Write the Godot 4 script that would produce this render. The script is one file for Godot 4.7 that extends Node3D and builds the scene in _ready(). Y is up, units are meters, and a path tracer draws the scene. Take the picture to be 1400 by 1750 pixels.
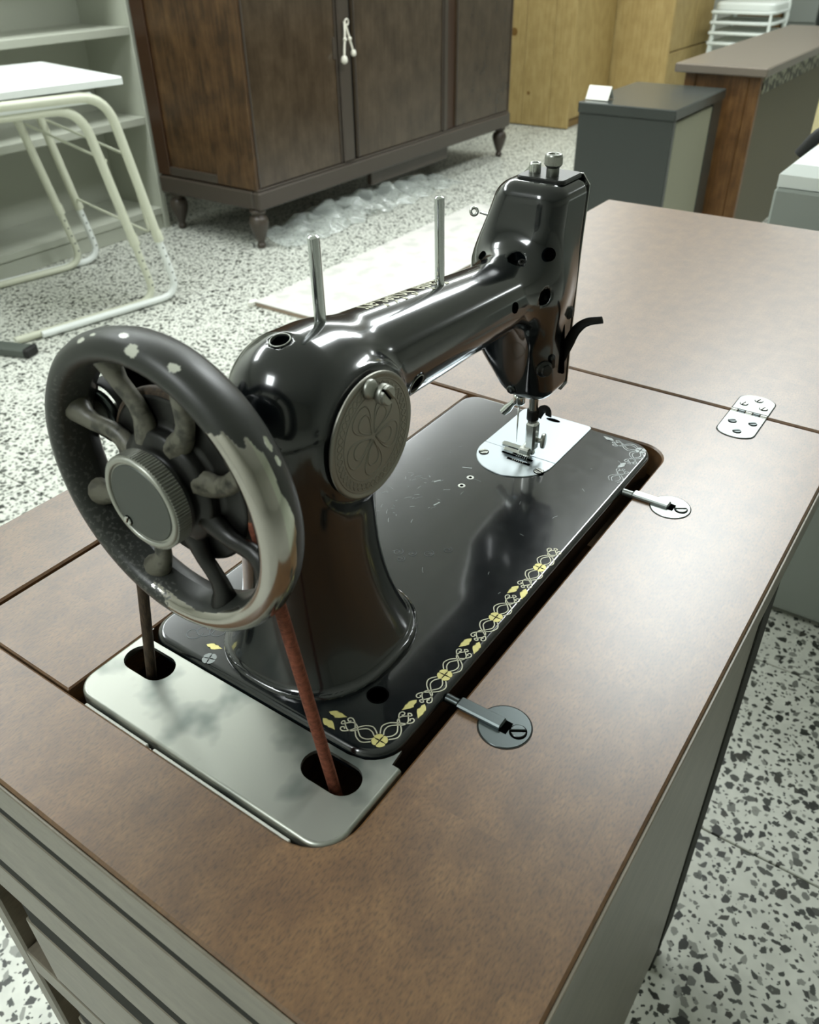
extends Node3D

const TY := 0.76          # height of the sewing table's top above the floor
const YB := 0.004         # machine bed top above the table top
var M := {}
var rng := RandomNumberGenerator.new()
var used := {}

func _ready():
	rng.seed = 20417
	# ---------- camera, sky, exposure ----------
	var cam := Camera3D.new()
	cam.name = "camera"
	var at := CameraAttributesPhysical.new()
	at.frustum_focal_length = 19.33
	at.frustum_focus_distance = 0.52
	at.exposure_aperture = 11.0
	at.frustum_near = 0.05
	at.frustum_far = 60.0
	cam.attributes = at
	var cr := Vector3(0.5701, -0.0139, 0.8215)
	var cu := Vector3(0.4807, 0.8165, -0.3198)
	var cf := Vector3(0.6663, -0.5772, -0.4722)
	cam.transform = Transform3D(Basis(cr, cu, -cf).orthonormalized(), Vector3(-0.2044, 0.3445 + TY, 0.3407))
	add_child(cam)
	cam.fov = 63.67
	cam.current = true
	var we := WorldEnvironment.new()
	we.name = "world_environment"
	var env := Environment.new()
	env.background_mode = Environment.BG_COLOR
	env.background_color = Color(0.02, 0.02, 0.02)
	env.tonemap_mode = Environment.TONE_MAPPER_LINEAR
	env.tonemap_exposure = 1.05
	env.sdfgi_enabled = true
	env.ssao_enabled = true
	env.ssil_enabled = true
	we.environment = env
	add_child(we)
	materials()
	ceiling_lights()
	room()
	sewing_table()
	sewing_machine()
	belt_parts()
	background()

# ---------- lights: rows of fluorescent fittings under the ceiling ----------
func ceiling_lights():
	var rows := [[2.5, -0.3, 5.6], [3.85, -0.3, 2.0], [7.0, -0.3, 1.8], [0.2, -2.3, 2.8], [1.6, -2.3, 2.8], [3.0, -2.3, 2.8], [4.4, -2.3, 2.4], [5.8, -2.3, 2.4], [-1.9, -0.5, 4.0], [7.6, 3.4, 2.6]]  # the fitting behind the camera is added to brighten the near floor
	var proto: Node3D = null
	for r in rows:
		var t: Node3D
		if proto == null:
			proto = thing("ceiling_light", "white four-tube fluorescent fitting fixed under the ceiling", "lamp", Vector3.ZERO, "fluorescent fittings in rows")
			t = proto
			part("housing", cbox(Vector3(1.28, 0.05, 0.62), 0.008), M.white_paint, t, Vector3(0, -0.026, 0))
			for s in [-1.5, -0.5, 0.5, 1.5]:
				part("tube", xcyl(0.013, 1.2, 16), M.tube, t, Vector3(0, -0.072, s * 0.14))
				for e in [-1, 1]:
					part("socket", cbox(Vector3(0.02, 0.05, 0.03), 0.003), M.white_paint, t, Vector3(e * 0.61, -0.066, s * 0.14))
			var l := AreaLight3D.new()
			l.name = "light"
			l.area_size = Vector2(1.2, 0.54)
			l.light_color = Color(0.972, 0.998, 1.0)
			l.light_energy = 3.4
			l.area_range = 20.0
			l.area_attenuation = 2.0
			l.shadow_enabled = true
			l.position = Vector3(0, -0.092, 0)
			l.rotation_degrees = Vector3(-90, 0, 0)
			t.add_child(l)
		else:
			t = copy(proto)
		t.position = Vector3(r[0], 2.8, r[1])
		t.get_node("light").light_energy = r[2]

# ---------- naming helpers ----------
func numbered(called: String) -> String:
	if not used.has(called):
		used[called] = 0
		return called
	used[called] += 1
	return "%s_%03d" % [called, used[called]]

func tag(o, label, category, group = "", kind = ""):
	o.set_meta("label", label)
	o.set_meta("category", category)
	if group != "": o.set_meta("group", group)
	if kind != "": o.set_meta("kind", kind)
	return o

func thing(called: String, label: String, category: String, at := Vector3.ZERO, group := "", turn := 0.0) -> Node3D:
	var o := Node3D.new()
	o.name = numbered(called)
	add_child(o)
	o.position = at
	o.rotation.y = turn
	tag(o, label, category, group)
	return o

func copy(o: Node3D, label := "") -> Node3D:
	var c: Node3D = o.duplicate()
	c.name = numbered(String(o.name).rstrip("0123456789").trim_suffix("_"))
	add_child(c)
	if label != "": c.set_meta("label", label)
	return c

func part(called: String, mesh: Mesh, m: Material, parent: Node, at := Vector3.ZERO, rot := Vector3.ZERO, label := "") -> MeshInstance3D:
	var o := MeshInstance3D.new()
	o.name = called
	o.mesh = mesh
	o.material_override = m
	o.position = at
	o.rotation = rot
	o.cast_shadow = GeometryInstance3D.SHADOW_CASTING_SETTING_ON
	if label != "": o.set_meta("label", label)
	parent.add_child(o, true)
	return o

func single(called: String, mesh: Mesh, m: Material, label: String, category: String, at := Vector3.ZERO, rot := Vector3.ZERO, group := "") -> MeshInstance3D:
	var o := MeshInstance3D.new()
	o.name = numbered(called)
	o.mesh = mesh
	o.material_override = m
	o.position = at
	o.rotation = rot
	add_child(o)
	tag(o, label, category, group)
	return o

func struct(called: String, mesh: Mesh, m: Material, at := Vector3.ZERO) -> MeshInstance3D:
	var o := MeshInstance3D.new()
	o.name = called
	o.mesh = mesh
	o.material_override = m
	o.position = at
	o.set_meta("kind", "structure")
	add_child(o)
	return o

# ---------- mesh helpers ----------
class MB:
	var v := PackedVector3Array()
	var n := PackedVector3Array()
	var u := PackedVector2Array()
	var ix := PackedInt32Array()
	func add(p: Vector3, nn: Vector3, uv := Vector2.ZERO) -> int:
		v.append(p); n.append(nn); u.append(uv)
		return v.size() - 1
	func tri(a: int, b: int, c: int):
		# front faces run clockwise seen from the side the normals point to
		var f: Vector3 = (v[b] - v[a]).cross(v[c] - v[a])
		if f.dot(n[a] + n[b] + n[c]) > 0.0:
			ix.append(a); ix.append(c); ix.append(b)
		else:
			ix.append(a); ix.append(b); ix.append(c)
	func quad(a: int, b: int, c: int, d: int):
		tri(a, b, c); tri(a, c, d)
	func face(pts: Array, nn: Vector3, uvs = null):
		var first := v.size()
		for i in pts.size():
			add(pts[i], nn, uvs[i] if uvs != null else Vector2(pts[i].x + pts[i].y * 0.3, pts[i].z + pts[i].y * 0.7))
		for i in range(1, pts.size() - 1):
			tri(first, first + i, first + i + 1)
	func mesh() -> ArrayMesh:
		var a := []
		a.resize(Mesh.ARRAY_MAX)
		a[Mesh.ARRAY_VERTEX] = v
		a[Mesh.ARRAY_NORMAL] = n
		a[Mesh.ARRAY_TEX_UV] = u
		a[Mesh.ARRAY_INDEX] = ix
		var m := ArrayMesh.new()
		m.add_surface_from_arrays(Mesh.PRIMITIVE_TRIANGLES, a)
		return m

func cbox(s: Vector3, c := 0.002) -> ArrayMesh:
	var b := MB.new()
	cbox_into(b, Vector3.ZERO, s, c)
	return b.mesh()

func cbox_into(b: MB, o: Vector3, s: Vector3, c: float):
	var h := s * 0.5
	c = minf(c, minf(h.x, minf(h.y, h.z)) * 0.9)
	var ax := [Vector3.RIGHT, Vector3.UP, Vector3.BACK]
	for i in 3:
		var j := (i + 1) % 3
		var k := (i + 2) % 3
		for sg in [-1.0, 1.0]:
			var nn: Vector3 = ax[i] * sg
			var q := []
			for cc in [[-1, -1], [1, -1], [1, 1], [-1, 1]]:
				var p: Vector3 = nn * h[i] + ax[j] * (h[j] - c) * cc[0] + ax[k] * (h[k] - c) * cc[1]
				q.append(o + p)
			b.face(q, nn)
	for i in 3:                                   # edge chamfers along axis i
		var j := (i + 1) % 3
		var k := (i + 2) % 3
		for sj in [-1.0, 1.0]:
			for sk in [-1.0, 1.0]:
				var nn: Vector3 = (ax[j] * sj + ax[k] * sk).normalized()
				var q := []
				for e in [[-1, 0], [1, 0], [1, 1], [-1, 1]]:
					var p: Vector3 = ax[i] * (h[i] - c) * e[0]
					if e[1] == 0: p += ax[j] * h[j] * sj + ax[k] * (h[k] - c) * sk
					else: p += ax[j] * (h[j] - c) * sj + ax[k] * h[k] * sk
					q.append(o + p)
				b.face(q, nn)
	for sx in [-1.0, 1.0]:
		for sy in [-1.0, 1.0]:
			for sz in [-1.0, 1.0]:
				var sg := Vector3(sx, sy, sz)
				var q := []
				for i in 3:
					var p := (h - Vector3(c, c, c)) * sg
					p[i] = h[i] * sg[i]
					q.append(o + p)
				b.face(q, sg.normalized())

# box from corner to corner as a part
func bpart(called: String, lo: Vector3, hi: Vector3, m: Material, parent: Node, c := 0.003, label := "") -> MeshInstance3D:
	return part(called, cbox(hi - lo, c), m, parent, (lo + hi) * 0.5, Vector3.ZERO, label)

# revolve a profile of (radius, height) about the Y axis
func lathe_into(b: MB, prof: PackedVector2Array, segs: int, xf := Transform3D(), smooth := true):
	var np := prof.size()
	if not smooth:
		for i in np - 1:
			lathe_into(b, PackedVector2Array([prof[i], prof[i + 1]]), segs, xf, true)
		return
	var vs := 0.0
	var first := b.v.size()
	for i in np:
		var t: Vector2
		if i == 0: t = prof[1] - prof[0]
		elif i == np - 1: t = prof[i] - prof[i - 1]
		else: t = (prof[i + 1] - prof[i]).normalized() + (prof[i] - prof[i - 1]).normalized()
		t = t.normalized()
		var nr := Vector2(t.y, -t.x)
		if i > 0: vs += (prof[i] - prof[i - 1]).length()
		for j in segs + 1:
			var a := TAU * j / segs
			var d := Vector3(cos(a), 0, sin(a))
			b.add(xf * (d * prof[i].x + Vector3.UP * prof[i].y), (xf.basis * (d * nr.x + Vector3.UP * nr.y)).normalized(), Vector2(float(j) / segs, vs))
	for i in np - 1:
		for j in segs:
			var p := first + i * (segs + 1) + j
			var q := p + segs + 1
			if prof[i].x > 1e-7: b.tri(p, p + 1, q + 1)
			if prof[i + 1].x > 1e-7: b.tri(p, q + 1, q)

func lathe(prof: Array, segs := 32, smooth := true) -> ArrayMesh:
	var b := MB.new()
	var pp := PackedVector2Array()
	for p in prof: pp.append(Vector2(p[0], p[1]))
	lathe_into(b, pp, segs, Transform3D(), smooth)
	return b.mesh()

func rounded(prof: Array, r: float, steps := 4) -> Array:      # round the inner corners of an open polyline
	var out := [prof[0]]
	for i in range(1, prof.size() - 1):
		var a := Vector2(prof[i - 1][0], prof[i - 1][1])
		var p := Vector2(prof[i][0], prof[i][1])
		var c := Vector2(prof[i + 1][0], prof[i + 1][1])
		var q := minf(r, minf((a - p).length(), (c - p).length()) * 0.45)
		var s := p + (a - p).normalized() * q
		var e := p + (c - p).normalized() * q
		for k in steps + 1:
			var t := float(k) / steps
			var w := s.lerp(p, t).lerp(p.lerp(e, t), t)
			out.append([w.x, w.y])
	out.append(prof[-1])
	return out

func ycyl(r: float, h: float, segs := 24, c := 0.0) -> ArrayMesh:    # closed cylinder, base at y = 0
	if c <= 0.0: c = minf(r, h) * 0.12
	return lathe([[0, 0], [r - c, 0], [r, c], [r, h - c], [r - c, h], [0, h]], segs, false)

func xcyl(r: float, l: float, segs := 24) -> ArrayMesh:              # closed cylinder along X, centred
	var b := MB.new()
	var c := minf(r, l) * 0.12
	var xf := Transform3D(Basis(Vector3.UP, Vector3.RIGHT, Vector3.FORWARD), Vector3.ZERO)
	lathe_into(b, PackedVector2Array([Vector2(0, -l / 2), Vector2(r - c, -l / 2), Vector2(r, -l / 2 + c), Vector2(r, l / 2 - c), Vector2(r - c, l / 2), Vector2(0, l / 2)]), segs, xf, false)
	return b.mesh()

func tube_into(b: MB, path: PackedVector3Array, radius, segs := 10, caps := true, flat := 1.0):
	var np := path.size()
	var first := b.v.size()
	var up := Vector3.UP
	var t0 := (path[1] - path[0]).normalized()
	if absf(t0.dot(up)) > 0.9: up = Vector3.RIGHT
	var side := t0.cross(up).normalized()
	var len := 0.0
	for i in np:
		var t: Vector3
		if i == 0: t = path[1] - path[0]
		elif i == np - 1: t = path[i] - path[i - 1]
		else: t = (path[i + 1] - path[i]).normalized() + (path[i] - path[i - 1]).normalized()
		t = t.normalized()
		side = (side - t * side.dot(t)).normalized()
		var o := t.cross(side)
		var r: float = radius[i] if radius is PackedFloat32Array or radius is Array else radius
		if i > 0: len += (path[i] - path[i - 1]).length()
		for j in segs + 1:
			var a := TAU * j / segs
			var d := side * cos(a) + o * sin(a) * flat
			b.add(path[i] + d * r, (side * cos(a) * flat + o * sin(a)).normalized(), Vector2(float(j) / segs, len))
	for i in np - 1:
		for j in segs:
			var p := first + i * (segs + 1) + j
			b.quad(p, p + 1, p + segs + 2, p + segs + 1)
	if caps:
		for e in [0, np - 1]:
			var t: Vector3 = (path[0] - path[1]).normalized() if e == 0 else (path[np - 1] - path[np - 2]).normalized()
			var c := b.add(path[e], t)
			var f := b.v.size()
			for j in segs + 1: b.add(b.v[first + e * (segs + 1) + j], t)
			for j in segs: b.tri(c, f + j, f + j + 1)

func tube(path: Array, radius, segs := 10, flat := 1.0) -> ArrayMesh:
	var b := MB.new()
	tube_into(b, PackedVector3Array(path), radius, segs, true, flat)
	return b.mesh()

func bend(path: Array, r: float, steps := 6) -> Array:               # round the corners of a 3D polyline
	var out := [path[0]]
	for i in range(1, path.size() - 1):
		var a: Vector3 = path[i - 1]
		var p: Vector3 = path[i]
		var c: Vector3 = path[i + 1]
		var q := minf(r, minf((a - p).length(), (c - p).length()) * 0.48)
		var s := p + (a - p).normalized() * q
		var e := p + (c - p).normalized() * q
		for k in steps + 1:
			var t := float(k) / steps
			out.append(s.lerp(p, t).lerp(p.lerp(e, t), t))
	out.append(path[-1])
	return out

# extrude a polygon given in (x, z) between two heights, with a small bevel at the top
func prism_into(b: MB, poly: PackedVector2Array, y0: float, y1: float, bev := 0.0, smooth_sides := false, bev_low := 0.0):
	if Geometry2D.is_polygon_clockwise(poly):
		poly.reverse()
	var top := poly
	var low := poly
	if bev > 0.0: top = inset(poly, bev)
	if bev_low > 0.0: low = inset(poly, bev_low)
	for e in [[top, y1, Vector3.UP], [low, y0, Vector3.DOWN]]:
		var q: PackedVector2Array = e[0]
		var f := b.v.size()
		for p in q: b.add(Vector3(p.x, e[1], p.y), e[2], p)
		var ti := Geometry2D.triangulate_polygon(q)
		for i in range(0, ti.size(), 3): b.tri(f + ti[i], f + ti[i + 1], f + ti[i + 2])
	var np := poly.size()
	var rings := [[low, y0]]
	if bev_low > 0.0: rings.append([poly, y0 + bev_low])
	if bev > 0.0: rings.append([poly, y1 - bev])
	rings.append([top, y1])
	for k in rings.size() - 1:
		var A: PackedVector2Array = rings[k][0]
		var B: PackedVector2Array = rings[k + 1][0]
		for i in np:
			var j := (i + 1) % np
			var d := (poly[j] - poly[i])
			if d.length() < 1e-7: continue
			var out := Vector2(d.y, -d.x).normalized()
			var ni := out
			var nj := out
			if smooth_sides:
				var h := (i + np - 1) % np
				var d0 := (poly[i] - poly[h]).normalized()
				var d2 := (poly[(j + 1) % np] - poly[j]).normalized()
				var dn := d.normalized()
				if d0.dot(dn) > 0.8: ni = Vector2(d0.y + dn.y, -d0.x - dn.x).normalized()
				if d2.dot(dn) > 0.8: nj = Vector2(d2.y + dn.y, -d2.x - dn.x).normalized()
			var slope := 0.0
			if k == rings.size() - 2 and bev > 0.0: slope = 1.0
			if k == 0 and bev_low > 0.0: slope = -1.0
			var q := [Vector3(A[i].x, rings[k][1], A[i].y), Vector3(A[j].x, rings[k][1], A[j].y), Vector3(B[j].x, rings[k + 1][1], B[j].y), Vector3(B[i].x, rings[k + 1][1], B[i].y)]
			var n1 := Vector3(ni.x, slope, ni.y).normalized()
			var n2 := Vector3(nj.x, slope, nj.y).normalized()
			var a0 := b.add(q[0], n1, Vector2(q[0].x + q[0].y, q[0].z))
			var a1 := b.add(q[1], n2, Vector2(q[1].x + q[1].y, q[1].z))
			var a2 := b.add(q[2], n2, Vector2(q[2].x + q[2].y, q[2].z))
			var a3 := b.add(q[3], n1, Vector2(q[3].x + q[3].y, q[3].z))
			b.quad(a0, a1, a2, a3)

func inset(poly: PackedVector2Array, d: float) -> PackedVector2Array:
	var np := poly.size()
	var out := PackedVector2Array()
	for i in np:
		var e0 := (poly[i] - poly[(i + np - 1) % np]).normalized()
		var e1 := (poly[(i + 1) % np] - poly[i]).normalized()
		var n0 := Vector2(e0.y, -e0.x)
		var n1 := Vector2(e1.y, -e1.x)
		var m := (n0 + n1)
		var s := m.length_squared()
		if s < 0.2: m = n0; s = 1.0
		out.append(poly[i] - m * (2.0 * d / s) * 1.0)
	return out

func prism(poly, y0: float, y1: float, bev := 0.0, smooth_sides := false, bev_low := 0.0) -> ArrayMesh:
	var b := MB.new()
	prism_into(b, PackedVector2Array(poly), y0, y1, bev, smooth_sides, bev_low)
	return b.mesh()

func rrect(lo: Vector2, hi: Vector2, r, steps := 8) -> PackedVector2Array:     # rounded rectangle; r may be [ll, hl, hh, lh]
	var rr: Array = r if r is Array else [r, r, r, r]
	var out := PackedVector2Array()
	var cs := [[lo, Vector2(1, 1), PI], [Vector2(hi.x, lo.y), Vector2(-1, 1), PI * 1.5], [hi, Vector2(-1, -1), 0.0], [Vector2(lo.x, hi.y), Vector2(1, -1), PI * 0.5]]
	for i in 4:
		var q: float = rr[i]
		if q <= 0.0:
			out.append(cs[i][0])
			continue
		var c: Vector2 = cs[i][0] + cs[i][1] * q
		for k in steps + 1:
			var a: float = cs[i][2] + PI * 0.5 * k / steps
			out.append(c + Vector2(cos(a), sin(a)) * q)
	return out

# ---------- materials ----------
func mat(c: Color, rough := 0.5, metal := 0.0) -> StandardMaterial3D:
	var m := StandardMaterial3D.new()
	m.albedo_color = c
	m.roughness = rough
	m.metallic = metal
	return m

func rgb(r: float, g: float, b: float) -> Color:
	return Color(r / 255.0, g / 255.0, b / 255.0)

func tex_from(w: int, h: int, data: PackedByteArray) -> ImageTexture:
	var im := Image.create_from_data(w, h, false, Image.FORMAT_RGB8, data)
	im.generate_mipmaps()
	return ImageTexture.create_from_image(im)

# wood: long grain along the image's x axis, short dark pores, broad tone patches
func wood_tex(sz: int, dark: Color, mid: Color, light: Color, sd: int, pores: float, grain := 1.0, along_x := true, tone := 0.6) -> ImageTexture:
	var n1 := FastNoiseLite.new()
	n1.seed = sd
	n1.frequency = 1.0
	n1.fractal_octaves = 2
	var n2 := FastNoiseLite.new()
	n2.seed = sd + 7
	n2.frequency = 1.0
	n2.fractal_octaves = 3
	var n3 := FastNoiseLite.new()
	n3.seed = sd + 13
	n3.frequency = 1.0
	n3.fractal_octaves = 1
	var d := PackedByteArray()
	d.resize(sz * sz * 3)
	var k := 0
	for y in sz:
		for x in sz:
			var a := x if along_x else y
			var c := y if along_x else x
			var u := float(a) / sz
			var v := float(c) / sz
			var ph := minf(minf(u, 1.0 - u), minf(v, 1.0 - v))
			var g := n1.get_noise_2d(u * 5.0, v * 60.0) * grain
			var p := n2.get_noise_2d(u * 9.0, v * 11.0)
			var q := n3.get_noise_2d(u * 70.0, v * 230.0)
			var t := clampf(0.5 + g * 0.55 + p * tone, 0.0, 1.0)
			var col: Color = dark.lerp(mid, t * 2.0) if t < 0.5 else mid.lerp(light, t * 2.0 - 1.0)
			var s := 1.0 - pores * clampf((q - 0.25) * 2.2, 0.0, 1.0) + pores * 0.45 * clampf((-q - 0.3) * 2.0, 0.0, 1.0)
			d[k] = clampi(int(col.r * s * 255.0), 0, 255)
			d[k + 1] = clampi(int(col.g * s * 255.0), 0, 255)
			d[k + 2] = clampi(int(col.b * s * 255.0), 0, 255)
			k += 3
	return tex_from(sz, sz, d)

# two-tone blotches: share of the second colour grows with the noise above a threshold, hard-edged
func blotch_tex(sz: int, base: Color, spot: Color, sd: int, freq: float, thresh: float, soft: float) -> ImageTexture:
	var n := FastNoiseLite.new()
	n.seed = sd
	n.frequency = freq
	n.fractal_octaves = 4
	var im := n.get_seamless_image(sz, sz)
	var src := im.get_data()
	var d := PackedByteArray()
	d.resize(sz * sz * 3)
	for i in sz * sz:
		var t := clampf((src[i] / 255.0 - thresh) / soft, 0.0, 1.0)
		var c := base.lerp(spot, t)
		d[i * 3] = int(c.r * 255.0)
		d[i * 3 + 1] = int(c.g * 255.0)
		d[i * 3 + 2] = int(c.b * 255.0)
	return tex_from(sz, sz, d)

# terrazzo: angular stone chips of several greys set in pale cement; wraps around
func terrazzo_tex(sz: int, metres: float) -> ImageTexture:
	var d := PackedByteArray()
	d.resize(sz * sz * 3)
	var n := FastNoiseLite.new()
	n.seed = 5
	n.frequency = 0.02
	n.fractal_octaves = 3
	for y in sz:
		for x in sz:
			var q := 1.0 + 0.05 * n.get_noise_2d(x, y)
			var i := (y * sz + x) * 3
			d[i] = clampi(int(204 * q), 0, 255)
			d[i + 1] = clampi(int(206 * q), 0, 255)
			d[i + 2] = clampi(int(196 * q), 0, 255)
	var px := sz / metres
	var tones := [[52, 54, 49], [44, 46, 42], [84, 86, 80], [112, 114, 107], [136, 138, 130], [60, 60, 53], [58, 62, 56], [74, 76, 70]]
	var cell := 0.0122
	var cnt := int(metres / cell)
	for gy in cnt:
		for gx in cnt:
			for rep in 2:
				if rng.randf() > (0.85 if rep == 0 else 0.55): continue
				var big := rng.randf()
				var r: float = (0.0030 + 0.0060 * big * big) if rep == 0 else rng.randf_range(0.0012, 0.0026)
				if rep == 0 and rng.randf() < 0.05: r = rng.randf_range(0.0085, 0.0115)
				var cx: float = (gx + rng.randf()) * cell * px
				var cy: float = (gy + rng.randf()) * cell * px
				var asp := rng.randf_range(0.42, 0.95)
				var rot := rng.randf() * TAU
				var nv := rng.randi_range(4, 7)
				var pts := []
				for k in nv:
					var a := TAU * (k + rng.randf_range(-0.3, 0.3)) / nv
					var rr: float = r * px * rng.randf_range(0.75, 1.2)
					pts.append(Vector2(cos(a) * rr, sin(a) * rr * asp).rotated(rot))
				var tone: Array = tones[rng.randi() % tones.size()]
				var lo := Vector2(1e9, 1e9)
				var hi := -lo
				for p in pts:
					lo = lo.min(p)
					hi = hi.max(p)
				# half planes
				var ed := []
				for k in nv:
					var p: Vector2 = pts[k]
					var e: Vector2 = pts[(k + 1) % nv] - p
					ed.append([p, e])
				for yy in range(int(floor(lo.y)), int(ceil(hi.y)) + 1):
					var x0 := -1e9
					var x1 := 1e9
					var ok := true
					for w in ed:
						# inside: e.x*(y-p.y) - e.y*(x-p.x) >= 0
						var p: Vector2 = w[0]
						var e: Vector2 = w[1]
						var c: float = e.x * (yy - p.y) + e.y * p.x
						if absf(e.y) < 1e-6:
							if c < 0.0: ok = false
						elif e.y > 0.0: x1 = minf(x1, c / e.y)
						else: x0 = maxf(x0, c / e.y)
					if not ok or x1 < x0: continue
					var row := posmod(int(cy) + yy, sz) * sz
					for xx in range(int(ceil(x0)), int(floor(x1)) + 1):
						var i := (row + posmod(int(cx) + xx, sz)) * 3
						d[i] = tone[0]
						d[i + 1] = tone[1]
						d[i + 2] = tone[2]
	return tex_from(sz, sz, d)

func triplanar(m: StandardMaterial3D, t: Texture2D, s: Vector3, world := true) -> StandardMaterial3D:
	m.albedo_texture = t
	m.albedo_color = Color.WHITE
	m.uv1_triplanar = true
	m.uv1_world_triplanar = world
	m.uv1_scale = s
	return m

func materials():
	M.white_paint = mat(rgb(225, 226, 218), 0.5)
	M.tube = mat(rgb(240, 245, 240), 0.4)
	M.tube.emission_enabled = true
	M.tube.emission = Color(0.972, 0.998, 1.0)
	M.tube.emission_energy_multiplier = 5.0
	M.wall = mat(rgb(206, 208, 198), 0.9)
	M.ceiling = mat(rgb(241, 242, 238), 0.9)
	M.grout = mat(rgb(150, 153, 144), 0.8)
	var tz := terrazzo_tex(2048, 1.6)
	M.terrazzo = mat(Color.WHITE, 0.42)
	M.terrazzo.albedo_texture = tz
	M.terrazzo_base = triplanar(mat(Color.WHITE, 0.42), tz, Vector3.ONE / 1.6)
	var wt := wood_tex(768, rgb(86, 60, 36), rgb(106, 76, 46), rgb(124, 92, 57), 3, 0.2, 0.3, true, 0.42)
	M.wood = triplanar(mat(Color.WHITE, 0.37), wt, Vector3(3.6, 3.6, 3.6))
	M.wood.clearcoat_enabled = true
	M.wood.clearcoat = 0.75
	M.wood.clearcoat_roughness = 0.36
	M.veneer = triplanar(mat(Color.WHITE, 0.34), wood_tex(512, rgb(110, 104, 91), rgb(119, 112, 98), rgb(127, 120, 106), 21, 0.06), Vector3(1.4, 1.4, 1.4))
	M.near_black = mat(rgb(30, 29, 22), 0.8)
	M.inside = triplanar(mat(Color.WHITE, 0.7), wood_tex(256, rgb(92, 68, 44), rgb(108, 80, 52), rgb(122, 92, 62), 25, 0.1), Vector3(2, 2, 2))
	# machine
	M.enamel = mat(rgb(11, 16, 19), 0.2)
	M.enamel.clearcoat_enabled = true
	M.enamel.clearcoat = 1.0
	M.enamel.clearcoat_roughness = 0.09
	M.enamel.uv1_triplanar = true
	M.enamel.uv1_scale = Vector3(9, 9, 9)
	M.enamel.roughness_texture = blotch_tex(256, Color(0.9, 0.9, 0.9), Color(1, 1, 1), 77, 0.03, 0.3, 0.5)
	M.enamel_worn = mat(rgb(16, 18, 17), 0.32)
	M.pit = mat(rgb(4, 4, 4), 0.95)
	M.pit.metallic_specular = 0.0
	M.black_iron = mat(rgb(14, 14, 12), 0.38)
	M.rubber = mat(rgb(12, 12, 12), 0.7)
	M.steel = mat(rgb(205, 207, 203), 0.2, 1.0)
	M.steel_dull = mat(rgb(158, 160, 153), 0.38, 1.0)
	M.chrome = mat(rgb(222, 226, 226), 0.1, 1.0)
	M.plate = mat(rgb(162, 169, 172), 0.34, 1.0)
	M.slide = mat(rgb(158, 166, 171), 0.36, 1.0)
	M.hinge_steel = mat(rgb(142, 147, 144), 0.4, 0.9)
	M.groove_shade = mat(rgb(26, 26, 20), 0.6)  # near-black standing in for the shade in grooves and under boards
	M.groove_shade.metallic_specular = 0.25
	M.blued = mat(rgb(84, 90, 90), 0.3, 1.0)
	M.aluminium = mat(rgb(152, 150, 142), 0.42, 1.0)
	M.knob_face = mat(rgb(92, 96, 92), 0.5, 0.6)
	M.knob_rim = mat(rgb(176, 177, 170), 0.42, 0.9)
	M.gold = mat(rgb(205, 196, 126), 0.4, 0.35)
	M.silver_line = mat(rgb(190, 188, 165), 0.45, 0.3)
	M.faded = mat(rgb(122, 128, 126), 0.4, 0.3)
	M.ghost = mat(rgb(58, 66, 68), 0.3, 0.2)
	M.leather = triplanar(mat(Color.WHITE, 0.75), wood_tex(256, rgb(88, 46, 30), rgb(124, 66, 46), rgb(150, 90, 66), 9, 0.3), Vector3(30, 30, 30), false)
	M.leather_dark = triplanar(mat(Color.WHITE, 0.7), wood_tex(256, rgb(36, 28, 20), rgb(66, 52, 38), rgb(104, 88, 68), 15, 0.4, 1.0, false), Vector3(40, 12, 40), false)
	# tinned cover plate: grey with a dull, blotchy patina
	M.tin = triplanar(mat(Color.WHITE, 0.36, 0.85), blotch_tex(512, rgb(160, 162, 154), rgb(114, 120, 115), 41, 0.008, 0.5, 0.35), Vector3(4, 4, 4), false)
	M.spoke = triplanar(mat(Color.WHITE, 0.42), blotch_tex(512, rgb(104, 102, 90), rgb(36, 36, 31), 52, 0.012, 0.5, 0.3), Vector3(14, 14, 14), false)
	# furniture
	M.laminate = mat(rgb(178, 181, 167), 0.5)
	M.white_tray = mat(rgb(232, 236, 232), 0.35)
	M.cream_metal = mat(rgb(208, 210, 190), 0.38)
	M.white_metal = mat(rgb(232, 238, 232), 0.4)
	M.ward_side = triplanar(mat(Color.WHITE, 0.36), wood_tex(512, rgb(56, 40, 25), rgb(76, 55, 34), rgb(94, 70, 44), 33, 0.1, 1.0, false), Vector3(0.8, 0.8, 0.8))
	M.ward_door = triplanar(mat(Color.WHITE, 0.2), wood_tex(512, rgb(58, 47, 35), rgb(70, 58, 44), rgb(80, 67, 52), 34, 0.06, 0.5, false), Vector3(0.7, 0.7, 0.7))
	M.ward_dark = mat(rgb(66, 58, 50), 0.35)
	M.ward_stile = mat(rgb(58, 36, 20), 0.4)
	M.pine = triplanar(mat(Color.WHITE, 0.5), wood_tex(512, rgb(166, 142, 90), rgb(176, 152, 98), rgb(184, 161, 108), 35, 0.03, 1.0, false), Vector3(0.9, 0.9, 0.9))
	M.pine_dark = mat(rgb(132, 104, 56), 0.5)
	M.knot = mat(rgb(120, 88, 36), 0.55)
	M.anthracite = mat(rgb(52, 56, 53), 0.26)
	M.taupe = mat(rgb(138, 138, 118), 0.5)
	M.desk_top = mat(rgb(112, 103, 92), 0.28)
	M.desk_side = triplanar(mat(Color.WHITE, 0.45), wood_tex(512, rgb(86, 58, 28), rgb(106, 73, 38), rgb(122, 88, 50), 36, 0.08, 0.9, false), Vector3(1.1, 1.1, 1.1))
	M.desk_back = mat(rgb(86, 80, 54), 0.55)
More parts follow.
